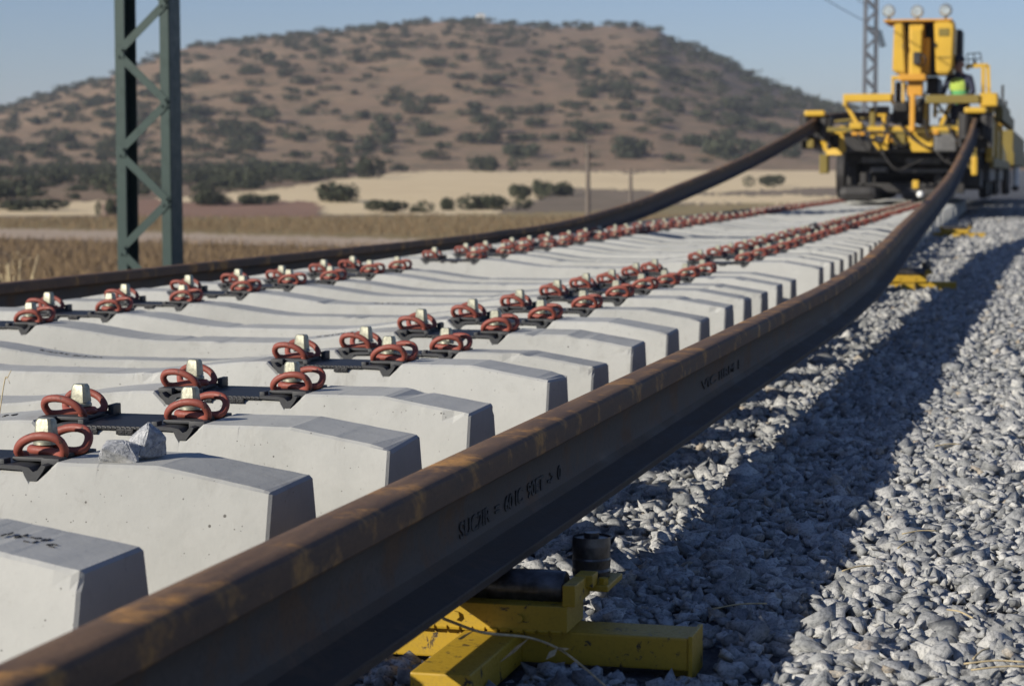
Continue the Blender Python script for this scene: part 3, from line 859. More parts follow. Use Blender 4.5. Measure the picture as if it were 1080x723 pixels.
# ------------------------------------------------------------------ lattice masts and overhead wires
def lattice_mast(loc, H, w_bot, w_top, leg, pitch, mat, rz, label, depth=0.26, phase=0.0, side0=-1, faces=(-1,)):
    root = empty("lattice_mast", loc, rz)
    for s in (-1, 1):
        bm = bmesh.new()
        # channel: web on the outside, two flanges turned inwards
        b0, t0 = s * w_bot / 2, s * w_top / 2
        for (ox, oy, wx, wy) in ((0, 0, 0.012, depth), (-s * leg / 2, -depth / 2, leg, 0.012), (-s * leg / 2, depth / 2, leg, 0.012)):
            A = [bm.verts.new((b0 + ox + i * wx / 2, oy + j * wy / 2, 0)) for i, j in ((-1, -1), (1, -1), (1, 1), (-1, 1))]
            B = [bm.verts.new((t0 + ox + i * wx / 2, oy + j * wy / 2, H)) for i, j in ((-1, -1), (1, -1), (1, 1), (-1, 1))]
            fs = [bm.faces.new((A[k], A[(k + 1) % 4], B[(k + 1) % 4], B[k])) for k in range(4)] + [bm.faces.new(A[::-1]), bm.faces.new(B)]
            bmesh.ops.recalc_face_normals(bm, faces=fs)
        obj("leg", bm, mat, root)
    for fy in faces:
        z = phase; side = side0; k = 0
        while z + pitch < H:
            f0, f1 = z / H, (z + pitch) / H
            x0 = side * (w_bot + (w_top - w_bot) * f0) / 2 * 0.93; x1 = -side * (w_bot + (w_top - w_bot) * f1) / 2 * 0.93
            bm = bmesh.new()
            add_bar(bm, (x0, fy * (depth / 2 + 0.010), max(z, 0)), (x1, fy * (depth / 2 + 0.010), z + pitch), 0.006, leg * 0.85, up=Vector((0, 0, 1)))
            add_bar(bm, (x0, fy * (depth / 2 - 0.02), max(z, 0) + leg * 0.2), (x1, fy * (depth / 2 - 0.02), z + pitch + leg * 0.2), 0.045, 0.006, up=Vector((0, 0, 1)))
            obj("brace", bm, mat, root)
            bm = bmesh.new(); yy_ = fy * (depth / 2 + 0.0165)
            xg = x0 * 0.86
            add_box(bm, xg - 0.024, xg + 0.024, yy_ - 0.003, yy_ + 0.003, max(z, 0) - 0.035, max(z, 0) + 0.035)
            for bx, bz in ((-0.010, -0.02), (0.010, 0.02)): add_cyl(bm, (xg + bx, yy_, max(z, 0) + bz), (xg + bx, yy_ + fy * 0.012, max(z, 0) + bz), 0.008, n=6)
            obj("gusset_plate", bm, mat, root)
            z += pitch; side = -side; k += 1
    bm = bmesh.new(); add_box(bm, -w_bot / 2 - 0.15, w_bot / 2 + 0.15, -0.35, 0.35, -0.6, 0.0, 0.01); obj("footing", bm, M['concrete'], root)
    return tag(root, label, "mast", "lattice masts of the overhead line")
mb = atY(159, 284, 13.6)
lattice_mast((mb.x, 13.6, -0.16), 7.6, 0.385, 0.37, 0.064, 0.335, M['green'], R(3), "dark green lattice mast standing close up behind the far rail", depth=0.21, phase=0.05, side0=1)
m2p = atY(917.5, 97, 66)
far_mast = lattice_mast((m2p.x, 66, -0.3), 8.2, 0.42, 0.40, 0.08, 0.40, M['mast_grey'], YAW, "thin bluish lattice mast rising far off behind the yellow machine", faces=(-1, 1))
ins = atY(928, 40, 65.7)
bm = bmesh.new()
loc = ins - Vector((m2p.x, 66, -0.3))
add_bar(bm, (loc.x - 0.34, 0, loc.z + 0.35), (loc.x - 0.05, 0, loc.z + 0.25), 0.05, 0.05)
for k in range(5):
    add_cyl(bm, (loc.x - 0.06 + 0.03 * k, 0, loc.z + 0.22 - 0.1 * k), (loc.x - 0.045 + 0.03 * k, 0, loc.z + 0.15 - 0.1 * k), 0.12, 0.08, n=10)
o = obj("insulator", bm, M['dark'], far_mast); o.matrix_parent_inverse = Matrix.Identity(4)
for k, (za, zb, nm) in enumerate([(5.35, 5.3, "lower"), (6.5, 5.75, "upper")]):
    A = Vector((mb.x + 0.25, 13.6, za)); B = Vector((m2p.x - 0.02, 65.8, zb))
    bm = bmesh.new(); add_tube(bm, [A.lerp(B, t / 20) + Vector((0, 0, -0.35 * 4 * (t / 20) * (1 - t / 20))) for t in range(21)], 0.011, 5)
    tag(obj("overhead_wire", bm, M['wire']), "%s thin overhead wire running between the green and the bluish mast" % nm, "wire", "overhead wires")
# wooden utility poles in the fields
for (px, py, pyt, dist, lb) in [(620, 226, 153, 120.0, "taller pale utility pole standing in the stubble field before the hill"), (665, 216, 178, 150.0, "shorter utility pole with a crossarm near the grey scrub")]:
    w = ray(px, py); k = dist / math.hypot(w.x, w.y); X_, Y_ = w.x * k, w.y * k
    zb = float(height(X_, Y_)); top = CAMZ + (184 - pyt) / 2250 * dist
    root = empty("utility_pole", (X_, Y_, zb))
    bm = bmesh.new(); add_cyl(bm, (0, 0, -0.3), (0, 0, top - zb), 0.15, 0.10, n=10); obj("pole", bm, M['wood'], root)
    bm = bmesh.new(); add_box(bm, -0.55 if px > 640 else -0.2, 0.55 if px > 640 else 0.2, -0.06, 0.06, top - zb - 0.35, top - zb - 0.22)
    for q in (-1, 1): add_cyl(bm, (q * (0.45 if px > 640 else 0.15), 0, top - zb - 0.22), (q * (0.45 if px > 640 else 0.15), 0, top - zb - 0.05), 0.05, n=8)
    obj("crossarm", bm, M['wood'], root)
    tag(root, lb, "utility pole")

# ------------------------------------------------------------------ bushes and trees
def crown_mesh(seed, nleaf, lobes, flat, leaf):
    r = np.random.default_rng(seed)
    cs = np.stack([r.normal(0, 0.33, lobes), r.normal(0, 0.33, lobes), r.uniform(0.30, 0.62, lobes) * flat], -1)
    rs = r.uniform(0.24, 0.40, lobes)
    k = r.integers(0, lobes, nleaf)
    d = r.normal(0, 1, (nleaf, 3)); d /= np.linalg.norm(d, axis=1, keepdims=True)
    rr = r.uniform(0.55, 1.08, nleaf) ** 0.6
    p = cs[k] + d * (rs[k] * rr)[:, None] * np.array([1, 1, flat])
    p[:, 2] = np.maximum(p[:, 2], 0.03)
    nrm = d + r.normal(0, 0.6, (nleaf, 3)); nrm /= np.linalg.norm(nrm, axis=1, keepdims=True)
    a = np.cross(nrm, r.normal(0, 1, (nleaf, 3))); a /= np.linalg.norm(a, axis=1, keepdims=True); b = np.cross(nrm, a)
    s = leaf * r.uniform(0.6, 1.4, (nleaf, 1))
    q = np.stack([p - a * s, p - b * s * 0.7, p + a * s, p + b * s * 0.7], 1)
    tone = np.clip(r.uniform(0, 1, lobes)[k] * 0.6 + r.uniform(0, 0.4, nleaf), 0, 1)
    return q.reshape(-1, 3), np.arange(nleaf * 4).reshape(-1, 4), tone
def stem_geo(h, r):
    bm = bmesh.new()
    add_tube(bm, [(0, 0, -0.1), (0.01, 0, h * 0.5), (0.03, 0.02, h)], r, 7, taper=lambda t: 1 - 0.55 * t)
    for a in range(4):
        t = a * 1.7
        add_tube(bm, [(0.01, 0, h * 0.55), (0.12 * math.cos(t), 0.12 * math.sin(t), h * 0.9), (0.25 * math.cos(t), 0.25 * math.sin(t), h * 1.25)], r * 0.5, 5, taper=lambda t: 1 - 0.6 * t)
    return bm
VAR = [crown_mesh(100 + k, 420, 7 + k % 4, 0.70 + 0.1 * (k % 3), 0.075) for k in range(7)]
shrub_me = []
for k, (v, f, t) in enumerate(VAR):
    o = np_obj("hill_shrub", v, f, M['leaf'], fcol=t); shrub_me.append(o.data); bpy.data.objects.remove(o)
# named trees in the fields: (px, base row, width in px, height in px, distance, label)
tree_protos = []
for k in range(4):
    v, f, t = crown_mesh(300 + k, 1100, 9, 0.8, 0.06)
    o = np_obj("crown", v, f, M['leaf'], fcol=t); tree_protos.append(o.data); bpy.data.objects.remove(o)
trunk_o = obj("trunk", stem_geo(0.4, 0.05), M['bark']); trunk_me = trunk_o.data; bpy.data.objects.remove(trunk_o)
FT = [(350, 213, 50, 17, "broad dark oak at the left corner of the stubble field"), (388, 188, 26, 22, "round oak just above the left end of the stubble field"), (413, 224, 38, 13, "low wide bush by the lower edge of the stubble field"),
      (440, 224, 12, 7, "tiny bush beside the low wide bush at the stubble edge"), (470, 222, 18, 12, "small pale bush between two wider bushes at the stubble edge"), (508, 221, 44, 16, "long dark bush growing at the lower edge of the stubble field"),
      (552, 211, 20, 16, "first of three small oaks standing in the stubble by the poles"), (573, 207, 17, 17, "second, upright one of three small oaks in the stubble"), (592, 207, 24, 13, "third of three small oaks in the stubble, beside the tall pole"),
      (513, 181, 26, 16, "single dark oak on the upper rim of the stubble field"), (20, 222, 66, 12, "dark hedge-like bush where the pale field meets the hill at the left"), (258, 216, 30, 12, "low bush on the red ploughed soil"), (217, 217, 38, 14, "dark bush beside the green mast at the foot of the hill"), (119, 227, 14, 18, "narrow dark bush half hidden by the green mast leg"),
      (284, 214, 14, 9, "small rounded bush at the right end of the red soil"), (770, 165, 46, 18, "wide green bush low on the slope above the rising rail"), (672, 166, 36, 15, "dark bush pair above the stubble near the shorter pole"), (555, 165, 34, 13, "dark bush low on the slope to the left of the tall pole"),
      (810, 197, 22, 12, "small bush in the grey scrub under the rising rail")]
def ground_hit(px, py):
    w = ray(px, py); hd = math.hypot(w.x, w.y)
    for r_ in np.arange(60, 640, 0.75):
        k = r_ / hd
        if CAMZ + w.z * k <= float(height(w.x * k, w.y * k)): return w.x * k, w.y * k, r_
    return w.x * 330 / hd, w.y * 330 / hd, 330.0
for k, (px, py, wd, hg, lb) in enumerate(FT):
    X_, Y_, r_ = ground_hit(px, py)
    root = empty("oak_tree", (X_, Y_, float(height(X_, Y_)) - 0.1), random.uniform(0, 6))
    sw = wd * r_ / 2250 / 1.15; sh = hg * 1.4 * r_ / 2250 / 0.85
    for nm, me in (("crown", tree_protos[k % 4]), ("trunk", trunk_me)):
        o = bpy.data.objects.new(nm, me); o.scale = (sw, sw, sh); link(o, root)
    tag(root, lb, "tree" if hg > 14 else "bush", "trees and bushes round the stubble fields")
# hillside bushes
pts = []
rnd = random.Random(42)
tries = 0
def clump(X_, Y_):
    return float(0.7 * vnoise(X_, Y_, 0.027) + 0.9 * vnoise(X_ + 60, Y_ - 20, 0.12))
while len(pts) < 1200 and tries < 200000:
    tries += 1
    px = rnd.uniform(-40, 900); u = rnd.random()
    w = ray(px, 184); hd = math.hypot(w.x, w.y); r_ = 148 + (RC + 4 - 148) * u ** 0.8; u = (r_ - R0) / (RC - R0)
    X_, Y_ = w.x / hd * r_, w.y / hd * r_
    vy = 184 - (float(height(X_, Y_)) - CAMZ) / (r_ * math.cos(math.atan2(-X_, Y_) - YAW)) * 2250
    if vy > np.interp(px, [-40, 110, 215, 300, 345, 400, 480, 620, 700, 830, 900], [212, 211, 204, 196, 189, 182, 177, 179, 179, 171, 176]): continue
    c = clump(X_, Y_)
    dens = 0.22 + 0.38 * max(0, c - 0.1)
    if px < 330 and u < 0.25: dens += 0.02          # thick scrub low on the left flank
    if u > 0.9 : dens += 0.25
    if px > 690 and u > 0.5: dens += 0.16
    if u < 0.12 and px > 420: dens *= 0.35
    if 540 < px < 700 and u > 0.72 and u < 0.95: dens *= 0.35
    if rnd.random() > dens: continue
    s = rnd.uniform(1.4, 3.2) * (1.25 if rnd.random() < 0.12 else 1.0) * (0.75 if u < 0.1 else 1)
    if any((X_ - a) ** 2 + (Y_ - b) ** 2 < (0.42 * (s + c2)) ** 2 for a, b, c2, *_ in pts): continue
    pts.append((X_, Y_, s, u, px))
pts.sort(key=lambda p: -p[2] / math.hypot(p[0], p[1]))
for k, (X_, Y_, s, u, px) in enumerate(pts[:285]):
    o = bpy.data.objects.new("hill_shrub", shrub_me[k % len(shrub_me)])
    o.location = (X_, Y_, float(height(X_, Y_)) - 0.15); o.rotation_euler = (0, 0, rnd.uniform(0, 6.28)); o.scale = (s * 1.05, s * 1.05, s * rnd.uniform(0.8, 1.05)); link(o)
    zone = "on the crest of the dry hill against the sky" if u > 0.9 else ("on the middle slope of the dry hill" if u > 0.4 else "low on the dry hill above the fields")
    tag(o, "dark green oak bush " + zone, "bush", "dark bushes scattered over the hill")
V_, F_, T_ = [], [], []; off = 0
for k, (X_, Y_, s, u, px) in enumerate(pts[285:]):
    v, f, t = VAR[k % len(VAR)]
    sel = np.arange(0, len(f), 2)
    v2 = v.reshape(-1, 4, 3)[sel].reshape(-1, 3)
    a = rnd.uniform(0, 6.28)
    vv = np.stack([(v2[:, 0] * math.cos(a) - v2[:, 1] * math.sin(a)) * s, (v2[:, 0] * math.sin(a) + v2[:, 1] * math.cos(a)) * s, v2[:, 2] * s * 0.9], -1) + np.array([X_, Y_, float(height(X_, Y_)) - 0.1])
    V_.append(vv); F_.append(np.arange(len(vv)).reshape(-1, 4) + off); T_.append(t[sel]); off += len(vv)
tag(np_obj("hill_scrub", np.concatenate(V_), np.concatenate(F_), M['leaf'], fcol=np.concatenate(T_)), "smaller dark scrub covering the hillside between the larger bushes", "scrub", kind='stuff')
# small hut on the crest
w = ray(507, 22); hd = math.hypot(w.x, w.y); X_, Y_ = w.x / hd * (RC + 4), w.y / hd * (RC + 4)
hut = empty("hut", (X_, Y_, float(height(X_, Y_)) - 0.2), YAW)
bm = bmesh.new(); add_box(bm, -1.3, 1.3, -1.2, 1.2, 0, 2.0); obj("wall", bm, M['white'], hut)
bm = bmesh.new(); add_prism(bm, [(-1.5, 2.002), (1.5, 2.002), (0, 2.6)], -1.35, 1.35); obj("roof", bm, M['concrete'], hut)
tag(hut, "tiny pale hut on the top of the hill", "hut")

# dry grass in the field left of the track
ng = 130000
ra = R(1) + rng.random(ng) * R(29); rr_ = 24 + 125 * rng.random(ng) ** 1.4
gx, gy = -np.sin(ra) * rr_, np.cos(ra) * rr_
keep = (gx < -8.6); gx, gy = gx[keep], gy[keep]
gz = height(gx, gy); gp = az_to_px(np.arctan2(-gx, gy)); gr = np.hypot(gx, gy)
gyv = 184 - (gz - CAMZ) / gr * 2250
onroad = np.abs(gyv - (245.5 + 0.025 * gp)) < 6
keep = ~onroad & (gyv > 230); gx, gy, gz = gx[keep], gy[keep], gz[keep]
n_ = len(gx); h_ = rng.uniform(0.10, 0.30, n_) * (1 + 0.5 * (vnoise(gx, gy, 0.2) > 0.5))
an = rng.uniform(0, 6.28, n_); w_ = rng.uniform(0.003, 0.008, n_); lx, ly = rng.normal(0, 0.05, n_), rng.normal(0, 0.05, n_)
q = np.stack([np.stack([gx - np.cos(an) * w_, gy - np.sin(an) * w_, gz], -1), np.stack([gx + np.cos(an) * w_, gy + np.sin(an) * w_, gz], -1),
              np.stack([gx + np.cos(an) * w_ * 1.4 + lx, gy + np.sin(an) * w_ * 1.4 + ly, gz + h_ * 0.9], -1), np.stack([gx - np.cos(an) * w_ * 0.6 + lx, gy - np.sin(an) * w_ * 0.6 + ly, gz + h_], -1)], 1)
tag(np_obj("field_grass", q.reshape(-1, 3), np.arange(n_ * 4).reshape(-1, 4), M['blade'], fcol=rng.random(n_)), "dry brown grass growing over the field behind the far rail", "grass", kind='stuff')
# one taller dry weed by the left edge
wb = atY(16, 300, 16.0)
root = empty("dry_weed", (wb.x, 16.0, float(height(wb.x, 16.0))))
bm = bmesh.new()
for k in range(26):
    a = random.uniform(0, 6.28); L = random.uniform(0.35, 0.85); s = random.uniform(0.02, 0.22)
    add_tube(bm, catmull([(0, 0, 0), (s * 0.4 * math.cos(a), s * 0.4 * math.sin(a), L * 0.5), (s * math.cos(a), s * math.sin(a), L)], 3), 0.006, 4)
obj("stem", bm, M['straw'], root)
bm = bmesh.new()
for k in range(160):
    a = random.uniform(0, 6.28); s = random.uniform(0, 0.22); L = random.uniform(0.25, 0.85)
    p = Vector((s * math.cos(a), s * math.sin(a), L)); d = Vector((random.uniform(-1, 1), random.uniform(-1, 1), random.uniform(-1, 1))) * 0.03
    e = Vector((random.uniform(-1, 1), random.uniform(-1, 1), 0.3)) * 0.012
    bm.faces.new([bm.verts.new(p - d), bm.verts.new(p + e), bm.verts.new(p + d)])
tag(obj("seed_head", bm, M['straw'], root), kind='stuff')
tag(root, "tall dry straw-coloured weed standing behind the far rail at the picture edge", "weed")

# ------------------------------------------------------------------ track-laying machine
MX, MY = TC - 0.15, 35.0
mach = empty("track_laying_machine", (MX, MY, 0.28))
tag(mach, "big yellow track-laying machine standing over the sleepers, lifting both rails in its side clamps", "rail machine")
def part(name, bm, mat, parent=None, smooth=False, root=None):
    root = root or mach
    o = obj(name, bm, M[mat] if isinstance(mat, str) else mat, parent or root, smooth=smooth)
    off = root.location
    for v in o.data.vertices: v.co -= off
    return o
def pb(bm, x0, y0, x1, y1, Y, depth, bev=0.015):
    """box whose front face, at Y along the track, spans these picture points; depth runs back along the track"""
    a, b = atY(x0, y1, Y), atY(x1, y0, Y)
    c, d = atY(x1, y1, Y), atY(x0, y0, Y)
    z0, z1 = (a.z + c.z) / 2, (b.z + d.z) / 2
    add_box(bm, a.x, b.x, Y, Y + depth, z0, z1, bev)
    return a.x, b.x, z0, z1
def P1(name, mat, *boxes, bev=0.015, smooth=False):
    for b in boxes:
        bm = bmesh.new(); pb(bm, *b, bev=bev); o = part(name, bm, mat, smooth=smooth)
    return o
def W(px, py, Y): return atY(px, py, Y)
def bars(name, mat, lst, w=0.06, parent=None):
    for (a, b) in lst:
        bm = bmesh.new(); add_bar(bm, a, b, w, w); o = part(name, bm, mat, parent)
    return o
# running gear
P1("crawler", 'dark', (884, 196, 925, 212, 35.2, 4.5), bev=0.12)
P1("crawler", 'dark', (950, 197, 994, 212, 35.6, 4.5), bev=0.12)
P1("crawler_shadow_beam", 'dark', (905, 193, 985, 203, 36.2, 2.0))  # dark box across the crawlers, standing in for the shadow beneath the machine
P1("axle_frame", 'dark', (893, 150, 1030, 172, 36.2, 9.0), (905, 172, 1012, 186, 36.8, 1.0), bev=0.02)
P1("axle_box", 'grey', (909, 165, 935, 172, 36.0, 0.3), (918, 176, 936, 182, 36.0, 0.3), bev=0.02)
P1("axle_box", 'grey', (955, 166, 992, 173, 36.0, 0.3), (948, 178, 1000, 182, 36.1, 0.2), bev=0.02)
P1("support_leg", 'dark', (907, 182, 914, 206, 36.2, 0.4)); P1("support_leg", 'dark', (985, 178, 994, 206, 36.2, 0.4))
P1("support_leg", 'grey', (914, 180, 919, 204, 36.3, 0.4)); P1("support_leg", 'dark', (1008, 178, 1017, 204, 36.4, 0.4))
for k, yy in enumerate((39.0, 40.9, 44.6, 46.5)):
    for xx in (-1.35, -3.85):
        bm = bmesh.new(); add_cyl(bm, (xx - 0.07, yy, 0.78), (xx + 0.07, yy, 0.78), 0.46, n=28); add_cyl(bm, (xx - 0.10, yy, 0.78), (xx + 0.10, yy, 0.78), 0.16, n=16)
        part("wheel", bm, 'dark')
bm = bmesh.new(); add_box(bm, -1.36, -1.22, 38.4, 41.5, 0.62, 0.95, 0.03); part("bogie_side", bm, 'grey')
bm = bmesh.new(); add_box(bm, -1.36, -1.22, 44.0, 47.1, 0.62, 0.95, 0.03); part("bogie_side", bm, 'grey')
# main frame and front equipment
P1("main_beam", 'dark', (893, 144, 1032, 158, 35.9, 12.0))
P1("deck", 'grey', (893, 157, 1036, 160, 35.6, 12.0), bev=0)
bm = bmesh.new(); add_prism(bm, [(W(p, q, 35.3).x, W(p, q, 35.3).z) for p, q in ((917, 139), (938, 139), (936, 158), (926, 158), (918, 150))], 35.3, 35.7); part("front_plate", bm, 'yellow')
bm = bmesh.new(); add_prism(bm, [(W(p, q, 35.25).x, W(p, q, 35.25).z) for p, q in ((957, 139), (983, 139), (984, 160), (962, 160), (958, 150))], 35.25, 35.7); part("front_plate", bm, 'yellow')
bm = bmesh.new(); add_prism(bm, [(W(p, q, 35.3).x, W(p, q, 35.3).z) for p, q in ((1008, 141), (1017, 141), (1016, 157), (1009, 152))], 35.3, 35.7); part("front_plate", bm, 'yellow')
P1("counterweight", 'grey', (985, 141, 1009, 160, 35.15, 0.6), bev=0.03)
bm = bmesh.new(); add_prism(bm, [(W(p, q, 35.35).x, W(p, q, 35.35).z) for p, q in ((889, 141), (906, 141), (918, 152), (918, 160), (893, 158))], 35.35, 36.2); part("side_plate", bm, 'dark')
P1("hose_box", 'dark', (939, 140, 957, 157, 35.4, 0.5)); P1("tool_box", 'dark', (922, 143, 930, 150, 35.25, 0.1))
P1("front_rail", 'yellow', (905, 133, 1028, 138, 35.2, 0.12), bev=0.01)
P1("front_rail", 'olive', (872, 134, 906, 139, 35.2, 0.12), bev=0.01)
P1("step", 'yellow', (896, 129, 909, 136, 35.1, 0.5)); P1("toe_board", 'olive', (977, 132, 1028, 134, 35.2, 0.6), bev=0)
P1("centre_post", 'orange', (957, 80, 973, 101, 35.0, 0.35), (959, 99, 965, 139, 34.95, 0.2))
P1("cross_plate", 'orange', (948, 78, 976, 85, 34.85, 0.5))
P1("engine", 'dark', (941, 106, 958, 131, 35.8, 1.6), (965, 103, 975, 131, 35.8, 1.6), bev=0.05)
P1("engine_hood", 'dark', (977, 81, 990, 99, 36.0, 1.2), bev=0.04)
P1("post", 'yellow', (974, 109, 979, 132, 35.3, 0.12)); P1("post", 'yellow', (984, 109, 988, 124, 35.4, 0.12)); P1("post", 'olive', (917, 113, 923, 135, 35.3, 0.14))
P1("post", 'yellow', (917, 119, 935, 123, 35.35, 0.10), (930, 123, 934, 134, 35.35, 0.10))
bm = bmesh.new(); pb(bm, 940, 82, 943, 110, 35.1, 0.12); pb(bm, 951, 84, 954, 108, 35.1, 0.12); pb(bm, 940, 80, 957, 84, 35.08, 0.15); part("ladder_frame", bm, 'yellow')
P1("hose_bundle", 'dark', (944, 86, 950, 108, 35.2, 0.2), bev=0.04)
# upper beam
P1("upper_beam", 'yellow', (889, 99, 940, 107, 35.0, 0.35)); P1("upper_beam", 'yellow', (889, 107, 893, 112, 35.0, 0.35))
P1("upper_beam", 'olive', (976, 100, 1033, 109, 34.85, 0.22)); P1("beam_end", 'yellow', (1033, 98, 1052, 112, 34.9, 0.7), bev=0.02)  # right-hand beam is olive because its shade is put into the paint
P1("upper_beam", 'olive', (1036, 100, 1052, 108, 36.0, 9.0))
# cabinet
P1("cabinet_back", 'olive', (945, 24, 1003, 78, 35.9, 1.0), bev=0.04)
def panel(poly, Y, depth, mat, name):
    bm = bmesh.new(); add_prism(bm, [(W(p, q, Y).x, W(p, q, Y).z) for p, q in poly], Y, Y + depth)
    bmesh.ops.bevel(bm, geom=list(bm.edges), offset=0.03, segments=2, affect='EDGES', clamp_overlap=True)
    return part(name, bm, mat)
panel([(943, 23), (953, 23), (956, 78), (941, 76)], 35.05, 0.85, 'yellow', "cabinet_door")
panel([(985, 22), (1003, 22), (1007, 27), (1005, 72), (1001, 78), (987, 78)], 35.0, 0.9, 'yellow', "cabinet_door")
P1("cabinet_column", 'yellow', (958, 24, 974, 82, 35.1, 0.7), (960, 31, 972, 80, 35.02, 0.1), (974, 40, 981, 78, 35.3, 0.5))
P1("cabinet_recess", 'dark', (953, 26, 959, 76, 35.5, 0.5), (980, 24, 986, 78, 35.5, 0.5))
o = P1("display_box", 'dark', (963, 55, 971, 68, 34.9, 0.12))
bm = bmesh.new(); add_tube(bm, catmull([W(971, 56, 34.95), W(975, 60, 34.9), W(976, 65, 34.9), W(973, 70, 35.0)], 4), 0.012, 6); part("cable", bm, 'dark')
P1("roof_plate", 'orange', (932, 20.5, 984, 22.5, 35.0, 1.2), (984, 20, 1004, 22, 35.0, 1.2), bev=0)
bm = bmesh.new(); add_box(bm, W(1003, 50, 35.9).x + 0.02, W(1003, 50, 35.9).x + 0.16, 36.2, 36.9, W(1003, 66, 35.9).z, W(1003, 30, 35.9).z, 0.03); part("exhaust_duct", bm, 'dark')
for px, py in ((937.5, 12), (967.5, 12.5), (997.5, 11)):
    c = W(px, py, 35.3)
    bm = bmesh.new()
    add_cyl(bm, (c.x, 35.42, c.z), (c.x, 35.30, c.z), 0.05, 0.100, n=24); add_cyl(bm, (c.x, 35.30, c.z), (c.x, 35.27, c.z), 0.104, 0.104, n=24)
    lamp = part("work_lamp", bm, 'grey', smooth=35)
    bm = bmesh.new(); add_cyl(bm, (c.x, 35.27, c.z), (c.x, 35.255, c.z), 0.094, 0.075, n=24); part("lens", bm, 'glass', lamp)
    bm = bmesh.new(); add_bar(bm, (c.x, 35.36, W(px, 21, 35.3).z), (c.x, 35.36, c.z - 0.09), 0.04, 0.04); part("bracket", bm, 'dark', lamp)
# right-hand frame with small grille
bm = bmesh.new()
for a, b in (((1019, 70), (1042, 69)), ((1042, 69), (1043, 98)), ((1037, 70), (1037, 98)), ((1022, 70), (1019, 73))):
    add_bar(bm, W(*a, 35.4), W(*b, 35.4), 0.06, 0.06)
part("hoop_frame", bm, 'yellow')
bm = bmesh.new()
for a, b in (((1020, 57), (1034, 56)), ((1020, 57), (1021, 69)), ((1034, 56), (1036, 69)), ((1027, 57), (1028, 69)), ((1020, 63), (1035, 62))):
    add_bar(bm, W(*a, 35.5), W(*b, 35.5), 0.018, 0.018)
part("grille", bm, 'grey')
P1("beacon", 'dark', (1026, 64, 1030, 69, 35.4, 0.08))
# rail clamps: caps, side plates, rollers
def clamp(cx_, Y, z, mir):
    bm = bmesh.new(); add_box(bm, cx_ - 0.17, cx_ + 0.17, Y - 0.1, Y + 0.5, z + 0.235, z + 0.33, 0.03); root_ = part("rail_clamp", bm, 'yellow')
    for s in (-1, 1):
        bm = bmesh.new(); add_cyl(bm, (cx_ + s * 0.16, Y + 0.05, z - 0.16), (cx_ + s * 0.16, Y + 0.05, z + 0.23), 0.085, n=20); part("roller", bm, 'dark', root_)
    bm = bmesh.new(); add_cyl(bm, (cx_ - 0.2, Y + 0.15, z - 0.075), (cx_ + 0.2, Y + 0.15, z - 0.075), 0.07, n=20); part("roller", bm, 'grease', root_)
    bm = bmesh.new(); add_box(bm, cx_ - 0.26, cx_ - 0.20, Y, Y + 0.4, z - 0.3, z + 0.25, 0.01); add_box(bm, cx_ + 0.20, cx_ + 0.26, Y, Y + 0.4, z - 0.3, z + 0.25, 0.01)
    add_box(bm, cx_ - 0.26, cx_ + 0.26, Y + 0.4, Y + 0.46, z - 0.3, z + 0.25, 0.01); part("cheek_plate", bm, 'dark', root_)
    return root_
clamp(-1.34, 34.55, 1.47, 1)
clamp(-3.985, 35.7, 1.47, -1)
# arms that carry the clamps
bars("clamp_arm", 'yellow', [(W(868, 140, 35.9), W(895, 136, 35.6)), (W(873, 137, 35.8), W(873, 160, 35.8)), (W(889, 139, 35.7), W(889, 160, 35.7)), (W(873, 160, 35.8), W(889, 160, 35.7)), (W(866, 145, 36), W(875, 158, 35.8))], 0.11)
P1("hydraulic_ram", 'dark', (876, 140, 887, 159, 35.9, 0.25), bev=0.04)
bars("ram_rod", 'grey', [(W(858, 150, 35.9), W(872, 163, 35.9))], 0.07)
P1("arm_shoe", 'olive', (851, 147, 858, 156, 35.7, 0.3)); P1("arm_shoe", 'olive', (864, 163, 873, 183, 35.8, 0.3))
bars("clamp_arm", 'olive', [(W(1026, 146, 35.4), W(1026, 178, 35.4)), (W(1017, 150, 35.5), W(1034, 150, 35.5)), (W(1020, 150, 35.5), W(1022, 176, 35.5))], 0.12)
P1("ram_cylinder", 'yellow', (1024, 165, 1031, 185, 35.3, 0.2), bev=0.03)
P1("marker_lamp", 'yellow', (962, 190, 969, 199, 35.0, 0.12), bev=0.02)
P1("undercarriage_filler", 'dark', (896, 168, 1036, 200, 38.0, 3.0), bev=0.05)  # dark boxes added to fill the see-through gap below the frame with darkness
P1("undercarriage_filler", 'dark', (1000, 170, 1034, 197, 36.6, 1.2), (893, 170, 905, 196, 36.6, 1.0), bev=0.03)
# hoses, braces and small fittings over the front
rh = random.Random(5)
for k, ((a, b), (c_, d_)) in enumerate([((912, 136), (939, 158)), ((930, 128), (962, 150)), ((938, 121), (915, 146)), ((975, 126), (1005, 142)), ((948, 130), (990, 156)), ((1000, 133), (1016, 158)), ((905, 141), (931, 163)), ((955, 88), (968, 118)), ((978, 96), (960, 132)), ((930, 160), (975, 168)), ((988, 160), (1012, 172)), ((985, 100), (1000, 128))]):
    A, B = W(a, b, 35.12), W(c_, d_, 35.3); md = (A + B) / 2 + Vector((rh.uniform(-.15, .15), -0.06, -rh.uniform(.08, .25)))
    bm = bmesh.new(); add_tube(bm, catmull([A, (A + md) / 2 + Vector((0, 0, -0.05)), md, (B + md) / 2, B], 4), 0.022, 6); part("hose", bm, 'dark')
bars("brace", 'yellow', [(W(893, 112, 35.3), W(906, 134, 35.3)), (W(1002, 110, 35.3), (W(992, 133, 35.3)))], 0.06)
bars("guard_rail", 'olive', [(W(880, 128, 35.4), W(917, 124, 35.4)), (W(984, 118, 35.4), W(1018, 118, 35.4)), (W(1000, 110, 35.4), W(1000, 133, 35.4))], 0.035)
